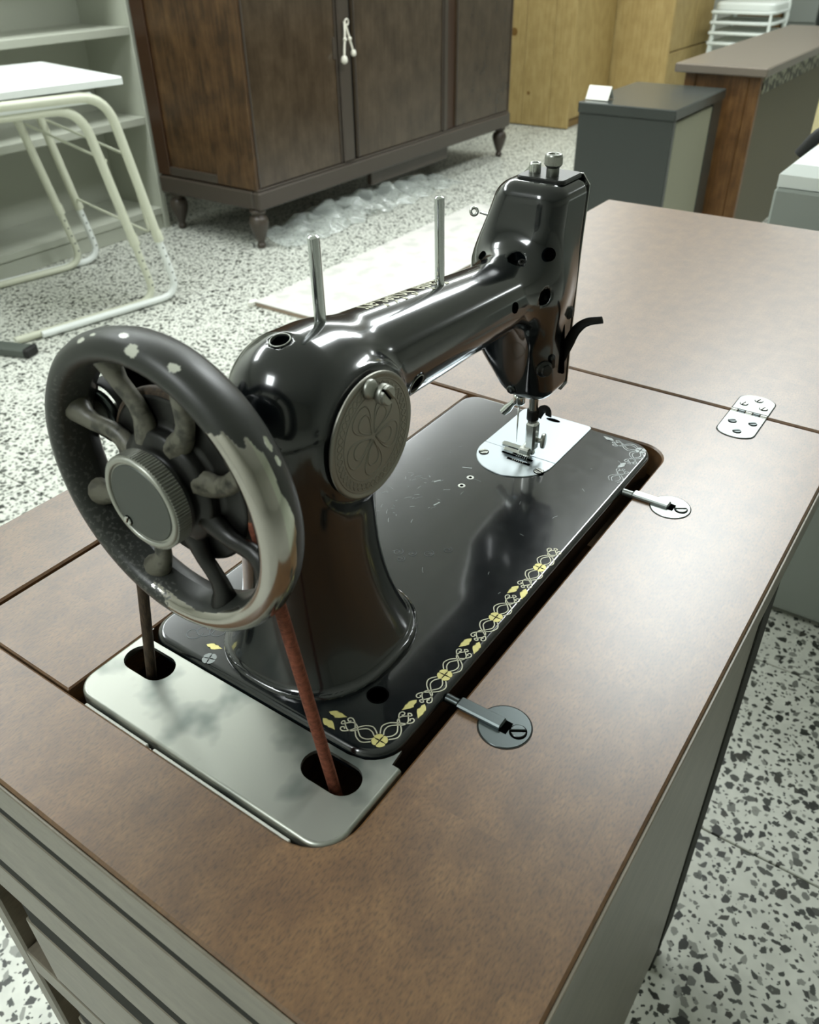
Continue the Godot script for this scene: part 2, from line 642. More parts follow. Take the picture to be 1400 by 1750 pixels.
	M.desk_worn = triplanar(mat(Color.WHITE, 0.6), blotch_tex(256, rgb(62, 60, 48), rgb(150, 150, 128), 61, 0.03, 0.5, 0.05), Vector3(3, 3, 3))
	M.grey_lacquer = mat(rgb(146, 152, 146), 0.35)
	M.white_top = mat(rgb(226, 232, 228), 0.4)
	M.paper = mat(rgb(232, 232, 222), 0.8)
	M.board = triplanar(mat(Color.WHITE, 0.6), blotch_tex(256, rgb(206, 204, 198), rgb(192, 191, 185), 63, 0.02, 0.58, 0.2), Vector3(1.5, 1.5, 1.5))
	M.board_edge = mat(rgb(158, 140, 122), 0.7)
	M.plastic = mat(Color(0.85, 0.88, 0.86, 0.32), 0.15)
	M.plastic.transparency = BaseMaterial3D.TRANSPARENCY_ALPHA
	M.bead = mat(rgb(226, 222, 208), 0.5)
	M.dark_grey = mat(rgb(82, 88, 82), 0.5)
	M.black = mat(rgb(20, 20, 18), 0.6)
	M.brown_far = mat(rgb(104, 82, 48), 0.5)
	M.cream_wood = mat(rgb(206, 194, 150), 0.5)

# ---------- the room ----------
func room():
	var X0 := -3.2
	var X1 := 9.6
	var Z0 := -3.2
	var Z1 := 6.0
	var H := 2.8
	var fl := struct("floor", cbox(Vector3(X1 - X0, 0.1, Z1 - Z0), 0.001), M.grout, Vector3((X0 + X1) / 2, -0.056, (Z0 + Z1) / 2))
	# floor tiles of 0.4 m with narrow joints; sixteen cuts of the same slab
	var T := 0.4
	var cuts := []
	for i in 16:
		cuts.append(tile_mesh(T - 0.0025, T - 0.0025, Vector2((i % 4) * 0.25, (i / 4) * 0.25)))
	var tx0 := 0.64 - 3 * T
	var tz0 := -3.01
	var near := 0
	for iz in 12:
		for ix in 18:
			var cx := tx0 + (ix + 0.5) * T
			var cz := tz0 + (iz + 0.5) * T
			part("tile", cuts[rng.randi() % 16], M.terrazzo, fl, Vector3(cx, 0.0, cz) - fl.position, Vector3(0, PI / 2 * (rng.randi() % 4), 0))
	# the rest of the slab field, out of the photograph's view
	for r in [[X0, Z0, tx0, Z1], [tx0 + 18 * T, Z0, X1, Z1], [tx0, tz0 + 12 * T, tx0 + 18 * T, Z1], [tx0, Z0, tx0 + 18 * T, tz0]]:
		part("slab_field", cbox(Vector3(r[2] - r[0] - 0.003, 0.006, r[3] - r[1] - 0.003), 0.001), M.terrazzo_base, fl, Vector3((r[0] + r[2]) / 2, -0.003, (r[1] + r[3]) / 2) - fl.position)
	struct("ceiling", cbox(Vector3(X1 - X0 + 0.4, 0.15, Z1 - Z0 + 0.4), 0.001), M.ceiling, Vector3((X0 + X1) / 2, H + 0.075, (Z0 + Z1) / 2))
	struct("wall_left", cbox(Vector3(X1 - X0 + 0.4, H, 0.2), 0.001), M.wall, Vector3((X0 + X1) / 2, H / 2, Z0 - 0.1))
	struct("wall_right", cbox(Vector3(X1 - X0 + 0.4, H, 0.2), 0.001), M.wall, Vector3((X0 + X1) / 2, H / 2, Z1 + 0.1))
	struct("wall_back", cbox(Vector3(0.2, H, Z1 - Z0), 0.001), M.wall, Vector3(X1 + 0.1, H / 2, (Z0 + Z1) / 2))
	struct("wall_front", cbox(Vector3(0.2, H, Z1 - Z0), 0.001), M.wall, Vector3(X0 - 0.1, H / 2, (Z0 + Z1) / 2))

func tile_mesh(w: float, d: float, off: Vector2) -> ArrayMesh:
	var b := MB.new()
	var c := 0.0012
	var h := Vector2(w, d) * 0.5
	var q := []
	var uv := []
	for s in [[-1, -1], [1, -1], [1, 1], [-1, 1]]:
		q.append(Vector3(s[0] * (h.x - c), 0, s[1] * (h.y - c)))
		uv.append(off + (Vector2(s[0] * h.x, s[1] * h.y) + h) / 1.6)
	b.face(q, Vector3.UP, uv)
	for i in 4:
		var j := (i + 1) % 4
		var o: Vector3 = (q[i] + q[j]).normalized()
		b.face([q[i], q[j], q[j] + (q[j].sign() * c) - Vector3.UP * c, q[i] + (q[i].sign() * c) - Vector3.UP * c], (o + Vector3.UP).normalized(), [uv[i], uv[j], uv[j], uv[i]])
		var a: Vector3 = q[i] + (q[i].sign() * c) - Vector3.UP * c
		var e: Vector3 = q[j] + (q[j].sign() * c) - Vector3.UP * c
		b.face([a, e, e - Vector3.UP * 0.005, a - Vector3.UP * 0.005], o, [uv[i], uv[j], uv[j], uv[i]])
	return b.mesh()

# prism with a quarter-round upper edge of radius r
func rprism(poly: PackedVector2Array, y0: float, y1: float, r: float, steps := 5) -> ArrayMesh:
	var b := MB.new()
	if Geometry2D.is_polygon_clockwise(poly): poly.reverse()
	var np := poly.size()
	var nrm := PackedVector2Array()
	for i in np:
		var e0 := (poly[i] - poly[(i + np - 1) % np]).normalized()
		var e1 := (poly[(i + 1) % np] - poly[i]).normalized()
		nrm.append((Vector2(e0.y, -e0.x) + Vector2(e1.y, -e1.x)).normalized())
	var rings := [[poly, y0, 0.0]]
	for k in steps + 1:
		var a := PI * 0.5 * k / steps
		rings.append([inset(poly, r * (1.0 - cos(a))) if k > 0 else poly, y1 - r + r * sin(a), a])
	var first := b.v.size()
	for g in rings:
		for i in np + 1:
			var j: int = i % np
			var p: Vector2 = g[0][j]
			b.add(Vector3(p.x, g[1], p.y), Vector3(nrm[j].x * cos(g[2]), sin(g[2]), nrm[j].y * cos(g[2])), p)
	for k in rings.size() - 1:
		for i in np:
			var p := first + k * (np + 1) + i
			b.quad(p, p + 1, p + np + 2, p + np + 1)
	for e in [[rings[-1][0], y1, Vector3.UP], [poly, y0, Vector3.DOWN]]:
		var q: PackedVector2Array = e[0]
		var f := b.v.size()
		for p in q: b.add(Vector3(p.x, e[1], p.y), e[2], p)
		var ti := Geometry2D.triangulate_polygon(q)
		for i in range(0, ti.size(), 3): b.tri(f + ti[i], f + ti[i + 1], f + ti[i + 2])
	return b.mesh()

func disc(r: float, n := 24, c := Vector2.ZERO) -> PackedVector2Array:
	var out := PackedVector2Array()
	for i in n: out.append(c + Vector2(cos(TAU * i / n), sin(TAU * i / n)) * r)
	return out

# slotted screw head lying in the XZ plane, top at y = h
func screw(r: float, h: float, turn := 0.4) -> ArrayMesh:
	var b := MB.new()
	var w := r * 0.16
	for s in [-1.0, 1.0]:
		var pl := PackedVector2Array()
		var a0 := asin(w / r)
		for k in 13:
			var a := a0 + (PI - 2.0 * a0) * k / 12.0
			pl.append((Vector2(cos(a), sin(a) ) * r * Vector2(1, s)).rotated(turn))
		prism_into(b, pl, 0.0, h, minf(h * 0.3, r * 0.15))
	return b.mesh()

# slotted screw over a black disc, its painted countersink
func add_screw(called: String, r: float, h: float, turn: float, m: Material, parent: Node, at: Vector3):
	part("recess_shade", prism(disc(r * 1.14, 24), 0.0, h * 0.35), M.pit, parent, at)  # black disc carries the shade of recess and slot in its colour
	part(called, screw(r, h, turn), m, parent, at)

# ---------- the sewing table ----------
func sewing_table():
	var t := thing("sewing_table", "brown wooden sewing table with open side leaf carrying the black sewing machine", "table", Vector3(0, 0, 0))
	var y := TY
	var P := PackedVector2Array()
	P.append_array([Vector2(-0.1115, -0.0992), Vector2(-0.055, -0.0992)])
	for k in 9:
		var a := PI - PI * 0.5 * k / 8
		P.append(Vector2(-0.055 + 0.026, 0.185 - 0.026) + Vector2(cos(a), sin(a)) * 0.026)
	for k in 9:
		var a := PI * 0.5 - PI * 0.5 * k / 8
		P.append(Vector2(0.3785 - 0.022, 0.185 - 0.022) + Vector2(cos(a), sin(a)) * 0.022)
	P.append_array([Vector2(0.3785, -0.0992), Vector2(0.4735, -0.0992), Vector2(0.4735, 0.296), Vector2(-0.1115, 0.296)])
	part("table_top", prism(P, y - 0.026, y, 0.0014, true), M.wood, t)
	part("front_board", prism(rrect(Vector2(-0.1115, -0.176), Vector2(0.4735, -0.1022), 0.002, 2), y - 0.026, y, 0.0014), M.wood, t)
	part("front_flap", prism(rrect(Vector2(-0.0538, -0.0988), Vector2(0.3745, -0.0022), 0.001, 2), y - 0.024, y - 0.0002, 0.001), M.wood, t)
	part("leaf", prism(rrect(Vector2(0.4765, -0.162), Vector2(1.05, 0.296), 0.004, 3), y - 0.026, y, 0.0014), M.wood, t)
	# banded near end
	bpart("edge_band", Vector3(-0.1135, y - 0.028, -0.176), Vector3(-0.1117, y - 0.0015, 0.298), M.veneer, t, 0.0005, "grey-brown edge band")
	bpart("edge_band", Vector3(-0.1117, y - 0.024, 0.2962), Vector3(1.05, y - 0.0015, 0.298), M.veneer, t, 0.0005, "grey-brown edge band")
	bpart("end_core", Vector3(-0.1, y - 0.175, -0.13), Vector3(-0.085, y - 0.0262, 0.27), M.inside, t, 0.001)
	bpart("groove_shade_strip", Vector3(-0.1124, y - 0.0398, -0.15), Vector3(-0.1002, y - 0.0282, 0.29), M.groove_shade, t, 0.0008, "dark strip painted in for groove shade")  # groove shade, put in as a flush near-black strip
	bpart("apron_board", Vector3(-0.1128, y - 0.1188, -0.15), Vector3(-0.1002, y - 0.04, 0.29), M.veneer, t, 0.001)
	bpart("groove_shade_strip", Vector3(-0.1124, y - 0.1328, -0.15), Vector3(-0.1002, y - 0.119, 0.29), M.groove_shade, t, 0.0008, "dark strip painted in for groove shade")
	bpart("apron_board", Vector3(-0.1128, y - 0.173, -0.15), Vector3(-0.1002, y - 0.133, 0.29), M.veneer, t, 0.001)
	bpart("shadow_strip", Vector3(-0.1122, y - 0.1998, -0.044), Vector3(-0.1002, y - 0.1732, 0.285), M.groove_shade, t, 0.0008)  # flush dark strip painted in for the shadow under the apron
	bpart("stile", Vector3(-0.1128, 0.02, -0.112), Vector3(-0.09, y - 0.1732, -0.092), M.veneer, t, 0.002)
	bpart("end_panel", Vector3(-0.1128, y - 0.284, -0.05), Vector3(-0.09, y - 0.2, 0.285), M.veneer, t, 0.001)
	bpart("groove_shade_strip", Vector3(-0.1122, y - 0.2898, -0.05), Vector3(-0.1002, y - 0.2842, 0.285), M.groove_shade, t, 0.0008, "dark strip painted in for groove shade")
	bpart("rail", Vector3(-0.1128, y - 0.322, -0.0918), Vector3(-0.09, y - 0.29, 0.285), M.veneer, t, 0.001)
	bpart("shadow_strip", Vector3(-0.1122, y - 0.345, -0.044), Vector3(-0.1002, y - 0.3222, 0.285), M.groove_shade, t, 0.0008)  # dark strip painted in for the shade below the rail
	bpart("end_panel", Vector3(-0.1128, y - 0.6, -0.05), Vector3(-0.09, y - 0.3452, 0.285), M.veneer, t, 0.001)
	bpart("rail", Vector3(-0.1128, 0.03, -0.0918), Vector3(-0.09, y - 0.61, 0.285), M.veneer, t, 0.002)
	bpart("recess_board", Vector3(-0.0898, 0.04, -0.13), Vector3(-0.084, y - 0.1755, 0.27), M.inside, t, 0.001)
	# back panel and the far end of the cabinet
	bpart("back_panel", Vector3(-0.1002, 0.05, 0.2725), Vector3(0.402, y - 0.0262, 0.2830), M.veneer, t, 0.003)
	bpart("dark_corner_strip", Vector3(0.4025, 0.05, 0.262), Vector3(0.452, y - 0.0262, 0.2845), M.near_black, t, 0.001)  # near-black upright strip beside the back panel
	bpart("foot", Vector3(0.396, 0.0, 0.262), Vector3(0.43, 0.0498, 0.283), M.near_black, t, 0.002)
	bpart("foot", Vector3(-0.1, 0.0, 0.25), Vector3(-0.07, 0.0498, 0.283), M.near_black, t, 0.002)
	bpart("foot", Vector3(-0.1, 0.0, -0.14), Vector3(-0.07, 0.0198, -0.11), M.near_black, t, 0.002)
	bpart("far_end_panel", Vector3(0.398, 0.05, -0.13), Vector3(0.412, y - 0.0262, 0.2615), M.inside, t, 0.002)
	bpart("foot", Vector3(0.396, 0.0, -0.14), Vector3(0.414, 0.05, -0.11), M.near_black, t, 0.002)
	bpart("leaf_bracket", Vector3(0.416, y - 0.07, 0.02), Vector3(0.9, y - 0.0262, 0.045), M.inside, t, 0.002)
	bpart("inner_rail", Vector3(-0.08, y - 0.05, 0.2), Vector3(0.39, y - 0.0262, 0.225), M.inside, t, 0.001)
	# unseen pan added to darken the slots; ledge whitened for its steel's reflection
	bpart("added_pan", Vector3(-0.07, y - 0.13, -0.03), Vector3(0.385, y - 0.124, 0.199), M.inside, t, 0.001)
	bpart("pan_side", Vector3(-0.076, y - 0.13, -0.03), Vector3(-0.0702, y - 0.0262, 0.199), M.inside, t, 0.001)
	bpart("pan_side", Vector3(-0.07, y - 0.1238, -0.036), Vector3(0.385, y - 0.0262, -0.0302), M.inside, t, 0.001)
	bpart("pan_side", Vector3(-0.07, y - 0.1238, 0.193), Vector3(0.385, y - 0.0262, 0.199), M.inside, t, 0.001)
	bpart("plate_ledge", Vector3(-0.0549, y - 0.02, 0.012), Vector3(-0.0527, y - 0.0025, 0.063), M.white_paint, t, 0.0005, "ledge under the cover plate, painted pale for the sheen of its steel")
	bpart("plate_ledge", Vector3(-0.0549, y - 0.02, 0.0675), Vector3(-0.0527, y - 0.0025, 0.162), M.white_paint, t, 0.0005, "ledge under the cover plate, painted pale for the sheen of its steel")
	# leaf hinge
	var hz := 0.2185
	for q in [hinge_plate(0.4270, 0.4722, hz, -1, 0.0159), hinge_plate(0.4785, 0.5118, hz, 1, 0.0159)]:
		part("hinge_rebate", prism(q, y - 0.0005, y + 0.0002, 0.0, true), M.near_black, t)
	var h1 := part("leaf_hinge", prism(hinge_plate(0.4278, 0.4722, hz, -1), y - 0.0005, y + 0.0008, 0.0003, true), M.hinge_steel, t, Vector3.ZERO, Vector3.ZERO, "rounded steel table hinge")
	var h2 := part("leaf_hinge", prism(hinge_plate(0.4785, 0.511, hz, 1), y - 0.0005, y + 0.0008, 0.0003, true), M.hinge_steel, t, Vector3.ZERO, Vector3.ZERO, "rounded steel table hinge")
	for k in 5:
		part("knuckle", zcyl(0.0021, 0.0055), M.blued if k % 2 else M.steel_dull, h1, Vector3(0.4755, y - 0.0006, hz - 0.0124 + k * 0.0062))
	for s in [[0.4535, -0.0075], [0.457, 0.0085], [0.438, 0.001]]:
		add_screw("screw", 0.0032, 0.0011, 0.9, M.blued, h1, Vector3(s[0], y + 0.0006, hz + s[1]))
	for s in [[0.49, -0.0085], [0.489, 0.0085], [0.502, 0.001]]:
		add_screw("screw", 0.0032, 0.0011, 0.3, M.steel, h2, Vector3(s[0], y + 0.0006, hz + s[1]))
	# machine hinges let into the top behind the bed
	for hx in [0.0594, 0.3023]:
		var st = M.blued if hx < 0.1 else M.hinge_steel
		part("hinge_rebate", prism(disc(0.0148, 32, Vector2(hx + 0.0003, 0.2128)), y - 0.001, y + 0.0002, 0.0, true), M.near_black, t)
		var h := part("machine_hinge", prism(disc(0.0142, 32, Vector2(hx + 0.0003, 0.2128)), y - 0.001, y + 0.0006, 0.0003, true), st, t, Vector3.ZERO, Vector3.ZERO, "round flush hinge plate holding the machine bed")
		part("seat_recess", cbox(Vector3(0.0082, 0.0006, 0.0045), 0.0001), M.pit, h, Vector3(hx, y + 0.0006, 0.2135))
		part("arm", cbox(Vector3(0.0078, 0.0034, 0.0278), 0.0009), st, h, Vector3(hx, y + 0.0016, 0.1983))
		part("pin", zcyl(0.0027, 0.008), st, h, Vector3(hx, y + 0.0004, 0.1805))
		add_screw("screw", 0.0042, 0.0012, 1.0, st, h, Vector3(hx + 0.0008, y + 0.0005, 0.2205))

func hinge_plate(xa: float, xb: float, z: float, side: int, w := 0.0152) -> PackedVector2Array:
	var out := PackedVector2Array()
	var tip := xa if side < 0 else xb
	var flat := xb if side < 0 else xa
	var dep := 0.011
	out.append(Vector2(flat, z - w))
	out.append(Vector2(tip - side * dep, z - w))
	for k in range(1, 12):
		var a := PI * k / 12.0
		out.append(Vector2(tip - side * dep + side * sin(a) * dep, z - cos(a) * w))
	out.append(Vector2(tip - side * dep, z + w))
	out.append(Vector2(flat, z + w))
	return out

func zcyl(r: float, l: float, segs := 16) -> ArrayMesh:
	var b := MB.new()
	var c := minf(r, l) * 0.12
	var xf := Transform3D(Basis(Vector3.RIGHT, Vector3.BACK, Vector3.DOWN), Vector3.ZERO)
	lathe_into(b, PackedVector2Array([Vector2(0, -l / 2), Vector2(r - c, -l / 2), Vector2(r, -l / 2 + c), Vector2(r, l / 2 - c), Vector2(r - c, l / 2), Vector2(0, l / 2)]), segs, xf, false)
	return b.mesh()

# ---------- the casting as a distance field ----------
func smin(a: float, b: float, k: float) -> float:
	var h := maxf(k - absf(a - b), 0.0) / k
	return minf(a, b) - h * h * k * 0.25

func lut(t: float, xs: Array, ys: Array) -> float:
	if t <= xs[0]: return ys[0]
	for i in range(1, xs.size()):
		if t < xs[i]:
			var f: float = (t - xs[i - 1]) / (xs[i] - xs[i - 1])
			f = f * f * (3.0 - 2.0 * f) * 0.5 + f * 0.5
			return lerpf(ys[i - 1], ys[i], f)
	return ys[-1]

const HY := [0.060, 0.100, 0.160, 0.211]
const HZC := [0.0935, 0.0835, 0.0820, 0.0905]
const HZH := [0.0205, 0.0300, 0.0320, 0.0250]
const HXN := [0.2860, 0.2790, 0.2760, 0.2785]

func body_sd(p: Vector3) -> float:
	# arm: tapering round beam
	var t := clampf((p.x - 0.06) / 0.23, 0.0, 1.0)
	var d := (p - Vector3(0.06 + 0.23 * t, 0.1602 - 0.0154 * t, 0.088)).length() - (0.0302 - 0.0078 * t)
	# shoulder over the pillar
	if p.x < 0.16:
		var q := (p - Vector3(0.067, 0.1465, 0.088)).abs() - Vector3(0.040, 0.042, 0.033) + Vector3(0.0325, 0.0325, 0.0325)
		var ds := q.max(Vector3.ZERO).length() + minf(maxf(q.x, maxf(q.y, q.z)), 0.0) - 0.0325
		d = smin(d, ds, 0.012)
		# pillar with flared foot
		var f := 1.0 - clampf((p.y - 0.004) / 0.09, 0.0, 1.0)
		f = f * f * f * 0.55 + f * 0.45 * f
		var hx := 0.0385 + 0.0145 * f
		var hz := 0.0305 + 0.0205 * f
		var ax := absf(p.x - (0.0585 + 0.0015 * f)) / hx
		var az := absf(p.z - 0.088) / hz
		var qq := pow(pow(ax, 2.5) + pow(az, 2.5), 0.4)
		var dp := (qq - 1.0) * minf(hx, hz)
		dp = maxf(dp, p.y - 0.150)
		d = smin(d, dp, 0.02)
		# round inspection boss at the back
		var rz := Vector2(p.x - 0.0715, p.y - 0.1427).length() - 0.0335
		var zz := absf(p.z - 0.1) - 0.0195
		var db := Vector2(maxf(rz, 0.0), maxf(zz, 0.0)).length() + minf(maxf(rz, zz), 0.0) - 0.0015
		d = smin(d, db, 0.007)
		# boss of the main shaft
		var rs := Vector2(p.y - 0.1524, p.z - 0.088).length() - 0.025
		var xs := absf(p.x - 0.004) - 0.012
		var dh := Vector2(maxf(rs, 0.0), maxf(xs, 0.0)).length() + minf(maxf(rs, xs), 0.0) - 0.002
		d = smin(d, dh, 0.01)
		# cast base ring
		if p.y < 0.03:
			var bx := absf(p.x - 0.06) / 0.0535
			var bz := absf(p.z - 0.088) / 0.0515
			var bq := (pow(pow(bx, 2.5) + pow(bz, 2.5), 0.4) - 1.0) * 0.0515
			var by := p.y - 0.0062
			var dr := Vector2(maxf(bq, 0.0), maxf(by, 0.0)).length() + minf(maxf(bq, by), 0.0) - 0.0012
			d = smin(d, dr, 0.003)
	else:
		# head
		var zc := lut(p.y, HY, HZC)
		var zh := lut(p.y, HY, HZH)
		var xn := lut(p.y, HY, HXN)
		var xc := (xn + 0.3225) * 0.5
		var xh := (0.3225 - xn) * 0.5
		var r := 0.016
		var e := Vector2(absf(p.x - xc) - xh + r, absf(p.z - zc) - zh + r)
		if p.x > xc: e.x = absf(p.x - xc) - xh + 0.003; 
		var rr := r if p.x <= xc else 0.003
		if p.x > xc: e.y = absf(p.z - zc) - zh + 0.003
		var d2 := e.max(Vector2.ZERO).length() + minf(maxf(e.x, e.y), 0.0) - rr
		var yy := maxf(p.y - 0.2125, 0.0585 - p.y)
		var q := Vector2(d2 + 0.011, yy + 0.011)
		var dh := q.max(Vector2.ZERO).length() + minf(maxf(q.x, q.y), 0.0) - 0.011
		# shallow hollow of the needle-bar side under the arm
		var a := Vector3(0.2585, clampf(p.y, 0.03, 0.103), 0.079)
		var ds := (p - a).length() - 0.0285
		d = smin(d, dh * 0.9, 0.026)
		d = -smin(-d, ds, 0.005)
	return d

# one vertex in each crossed cell, one quad round each crossed edge; only blocks near the surface are visited
func surface_net(sd: Callable, lo: Vector3, hi: Vector3, h: float, lip := 1.7) -> ArrayMesh:
	var B := 6
	var nb := Vector3i(((hi - lo) / (h * B)).ceil())
	var n := nb * B + Vector3i.ONE
	var sx := 1
	var sy := n.x
	var sz := n.x * n.y
	var val := PackedFloat32Array()
	val.resize(n.x * n.y * n.z)
	val.fill(1e9)
	var act := []
	var half := h * B * 0.5
	for bz in nb.z:
		for by in nb.y:
			for bx in nb.x:
				var c := lo + Vector3(bx, by, bz) * h * B + Vector3(half, half, half)
				if absf(sd.call(c)) < half * 1.75 * lip:
					act.append(Vector3i(bx, by, bz))
	for q in act:
		for k in B + 1:
			for j in B + 1:
				for i in B + 1:
					var x: int = q.x * B + i
					var y: int = q.y * B + j
					var z: int = q.z * B + k
					var id := x + y * sy + z * sz
					if val[id] > 1e8: val[id] = sd.call(lo + Vector3(x, y, z) * h)
	var cell := {}
	var mb := MB.new()
	var off := [0, sx, sy, sx + sy, sz, sx + sz, sy + sz, sx + sy + sz]
	var ps := []
	for i in 8: ps.append(Vector3(i & 1, (i >> 1) & 1, (i >> 2) & 1))
	var edges := []
	for i in 8:
		for bit in [1, 2, 4]:
			if not (i & bit): edges.append([i, i | bit])
	for q in act:
		for k in B:
			for j in B:
				for i in B:
					var x: int = q.x * B + i
					var y: int = q.y * B + j
					var z: int = q.z * B + k
					var id := x + y * sy + z * sz
					var s := 0
					for c in 8:
						if val[id + off[c]] < 0.0: s += 1
					if s == 0 or s == 8: continue
					var sum := Vector3.ZERO
					var cnt := 0
					for e in edges:
						var a := val[id + off[e[0]]]
						var b := val[id + off[e[1]]]
						if (a < 0.0) != (b < 0.0):
							sum += ps[e[0]].lerp(ps[e[1]], a / (a - b))
							cnt += 1
					var p := lo + (Vector3(x, y, z) + sum / cnt) * h
					var g := Vector3.ZERO
					for st in 2:
						var ee := h * 0.4
						g = Vector3(1, -1, -1) * sd.call(p + Vector3(1, -1, -1) * ee) + Vector3(-1, -1, 1) * sd.call(p + Vector3(-1, -1, 1) * ee) + Vector3(-1, 1, -1) * sd.call(p + Vector3(-1, 1, -1) * ee) + Vector3(1, 1, 1) * sd.call(p + Vector3(1, 1, 1) * ee)
						var gl := g.length()
						if gl < 1e-9: break
						g /= gl
						if st == 0:
							var dd: float = sd.call(p)
							p -= g * clampf(dd, -h * 0.7, h * 0.7)
							break
					cell[id] = mb.add(p, g)
	for id in cell:
		var inside := val[id] < 0.0
		for ax in 3:
			var s0: int = [sx, sy, sz][ax]
			var s1: int = [sx, sy, sz][(ax + 1) % 3]
			var s2: int = [sx, sy, sz][(ax + 2) % 3]
			if inside == (val[id + s0] < 0.0): continue
			var a = cell.get(id - s1)
			var b = cell.get(id - s1 - s2)
			var c = cell.get(id - s2)
			if a == null or b == null or c == null: continue
			mb.quad(cell[id], a, b, c)
	return mb.mesh()

func aim(n: Vector3) -> Basis:            # basis whose Y axis is n
	n = n.normalized()
	var x := n.cross(Vector3(0.31, 0.2, 0.93)).normalized()
	return Basis(x, n, x.cross(n))

func apart(called: String, mesh: Mesh, m: Material, parent: Node, at: Vector3, n: Vector3, label := "") -> MeshInstance3D:
	var o := part(called, mesh, m, parent, at, Vector3.ZERO, label)
	o.basis = aim(n)
	return o

# flat ribbon along a polyline in the plane y
func ribbon_into(b: MB, pts: Array, w: float, y: float):
	var np := pts.size()
	var first := b.v.size()
	for i in np:
		var t: Vector2 = (pts[mini(i + 1, np - 1)] - pts[maxi(i - 1, 0)]).normalized()
		var s := Vector2(-t.y, t.x) * w * 0.5
		b.add(Vector3(pts[i].x + s.x, y, pts[i].y + s.y), Vector3.UP, pts[i])
		b.add(Vector3(pts[i].x - s.x, y, pts[i].y - s.y), Vector3.UP, pts[i])
	for i in np - 1: b.quad(first + i * 2, first + i * 2 + 1, first + i * 2 + 3, first + i * 2 + 2)

func spline(ctrl: Array, per := 6) -> Array:
	var out := []
	for i in ctrl.size() - 1:
		var p0: Vector2 = ctrl[maxi(i - 1, 0)]
		var p1: Vector2 = ctrl[i]
		var p2: Vector2 = ctrl[i + 1]
		var p3: Vector2 = ctrl[mini(i + 2, ctrl.size() - 1)]
		for k in per: out.append(p1.cubic_interpolate(p2, p0, p3, float(k) / per))
	out.append(ctrl[-1])
	return out

# interlaced strap knot that grows out of a flower along +s
func knot_into(b: MB, o: Vector2, s: Vector2, y: float, w: float):
	var t := Vector2(-s.y, s.x)
	for sg in [1.0, -1.0]:
		var outer := [[0.0035, 0.0030], [0.0075, 0.0056], [0.0115, 0.0044], [0.0145, 0.0012], [0.0172, -0.0026], [0.0198, -0.0046], [0.0216, -0.0044], [0.0221, -0.0030], [0.0208, -0.0022], [0.0199, -0.0031]]
		var inner := [[0.0040, 0.0010], [0.0066, 0.0028], [0.0098, 0.0030], [0.0130, 0.0006], [0.0158, -0.0022], [0.0186, -0.0026], [0.0212, -0.0006], [0.0230, 0.0012], [0.0240, 0.0000]]
		for c in [outer, inner]:
			var q := []
			for p in c: q.append(o + s * p[0] + t * p[1] * sg)
			ribbon_into(b, spline(q, 5), w, y)

func leaf_into(b: MB, o: Vector2, s: Vector2, sg: float, y: float):
	var t := Vector2(-s.y, s.x) * sg
	var c := [[-0.0048, 0.0010], [-0.0030, 0.0001], [-0.0012, 0.0004], [0.0004, -0.0004], [0.0022, 0.0006], [0.0056, 0.0036], [0.0034, 0.0036], [0.0018, 0.0042], [0.0002, 0.0036], [-0.0014, 0.0040], [-0.0030, 0.0030]]
	var q := PackedVector2Array()
	for p in c: q.append(o + s * p[0] + t * (p[1] + 0.0016))
	var f := b.v.size()
	for p in q: b.add(Vector3(p.x, y, p.y), Vector3.UP, p)
	var ti := Geometry2D.triangulate_polygon(q)
	for i in range(0, ti.size(), 3): b.tri(f + ti[i], f + ti[i + 1], f + ti[i + 2])

func flower_into(b: MB, o: Vector2, s: Vector2, y: float):
	for k in 4:
		var a := PI / 4 + PI / 2 * k if false else PI / 2 * k
		var q := PackedVector2Array()
		for p in [[0.0004, 0.0], [0.0016, 0.0009], [0.0026, 0.0025], [0.0036, 0.0022], [0.0043, 0.0008], [0.0041, 0.0], [0.0043, -0.0008], [0.0036, -0.0022], [0.0026, -0.0025], [0.0016, -0.0009]]:
			var w := Vector2(p[0], p[1]).rotated(a)
			q.append(o + s * w.x + Vector2(-s.y, s.x) * w.y)
		var f := b.v.size()
		for p in q: b.add(Vector3(p.x, y, p.y), Vector3.UP, p)
		var ti := Geometry2D.triangulate_polygon(q)
		for i in range(0, ti.size(), 3): b.tri(f + ti[i], f + ti[i + 1], f + ti[i + 2])

func carved_sd(p: Vector3) -> float:
	var d := body_sd(p)
	for c in CARVE:
		var q: Vector3 = p - c[0]
		if q.length_squared() < 0.0006:
			var n: Vector3 = c[1]
			var h := clampf(q.dot(n), -0.009, 0.004)
			d = maxf(d, c[2] - (q - n * h).length())
	return d

const CARVE := [
	[Vector3(0.264, 0.1718, 0.0961), Vector3(-0.346, 0.8957, 0.2793), 0.0058],
	[Vector3(0.2716, 0.1467, 0.1161), Vector3(-0.3314, -0.0049, 0.9435), 0.0054],
	[Vector3(0.1242, 0.1458, 0.1142), Vector3(0.0098, -0.3605, 0.9327), 0.0056],
	[Vector3(0.0517, 0.1916, 0.0879), Vector3(-0.2377, 0.9713, -0.0026), 0.0048]]

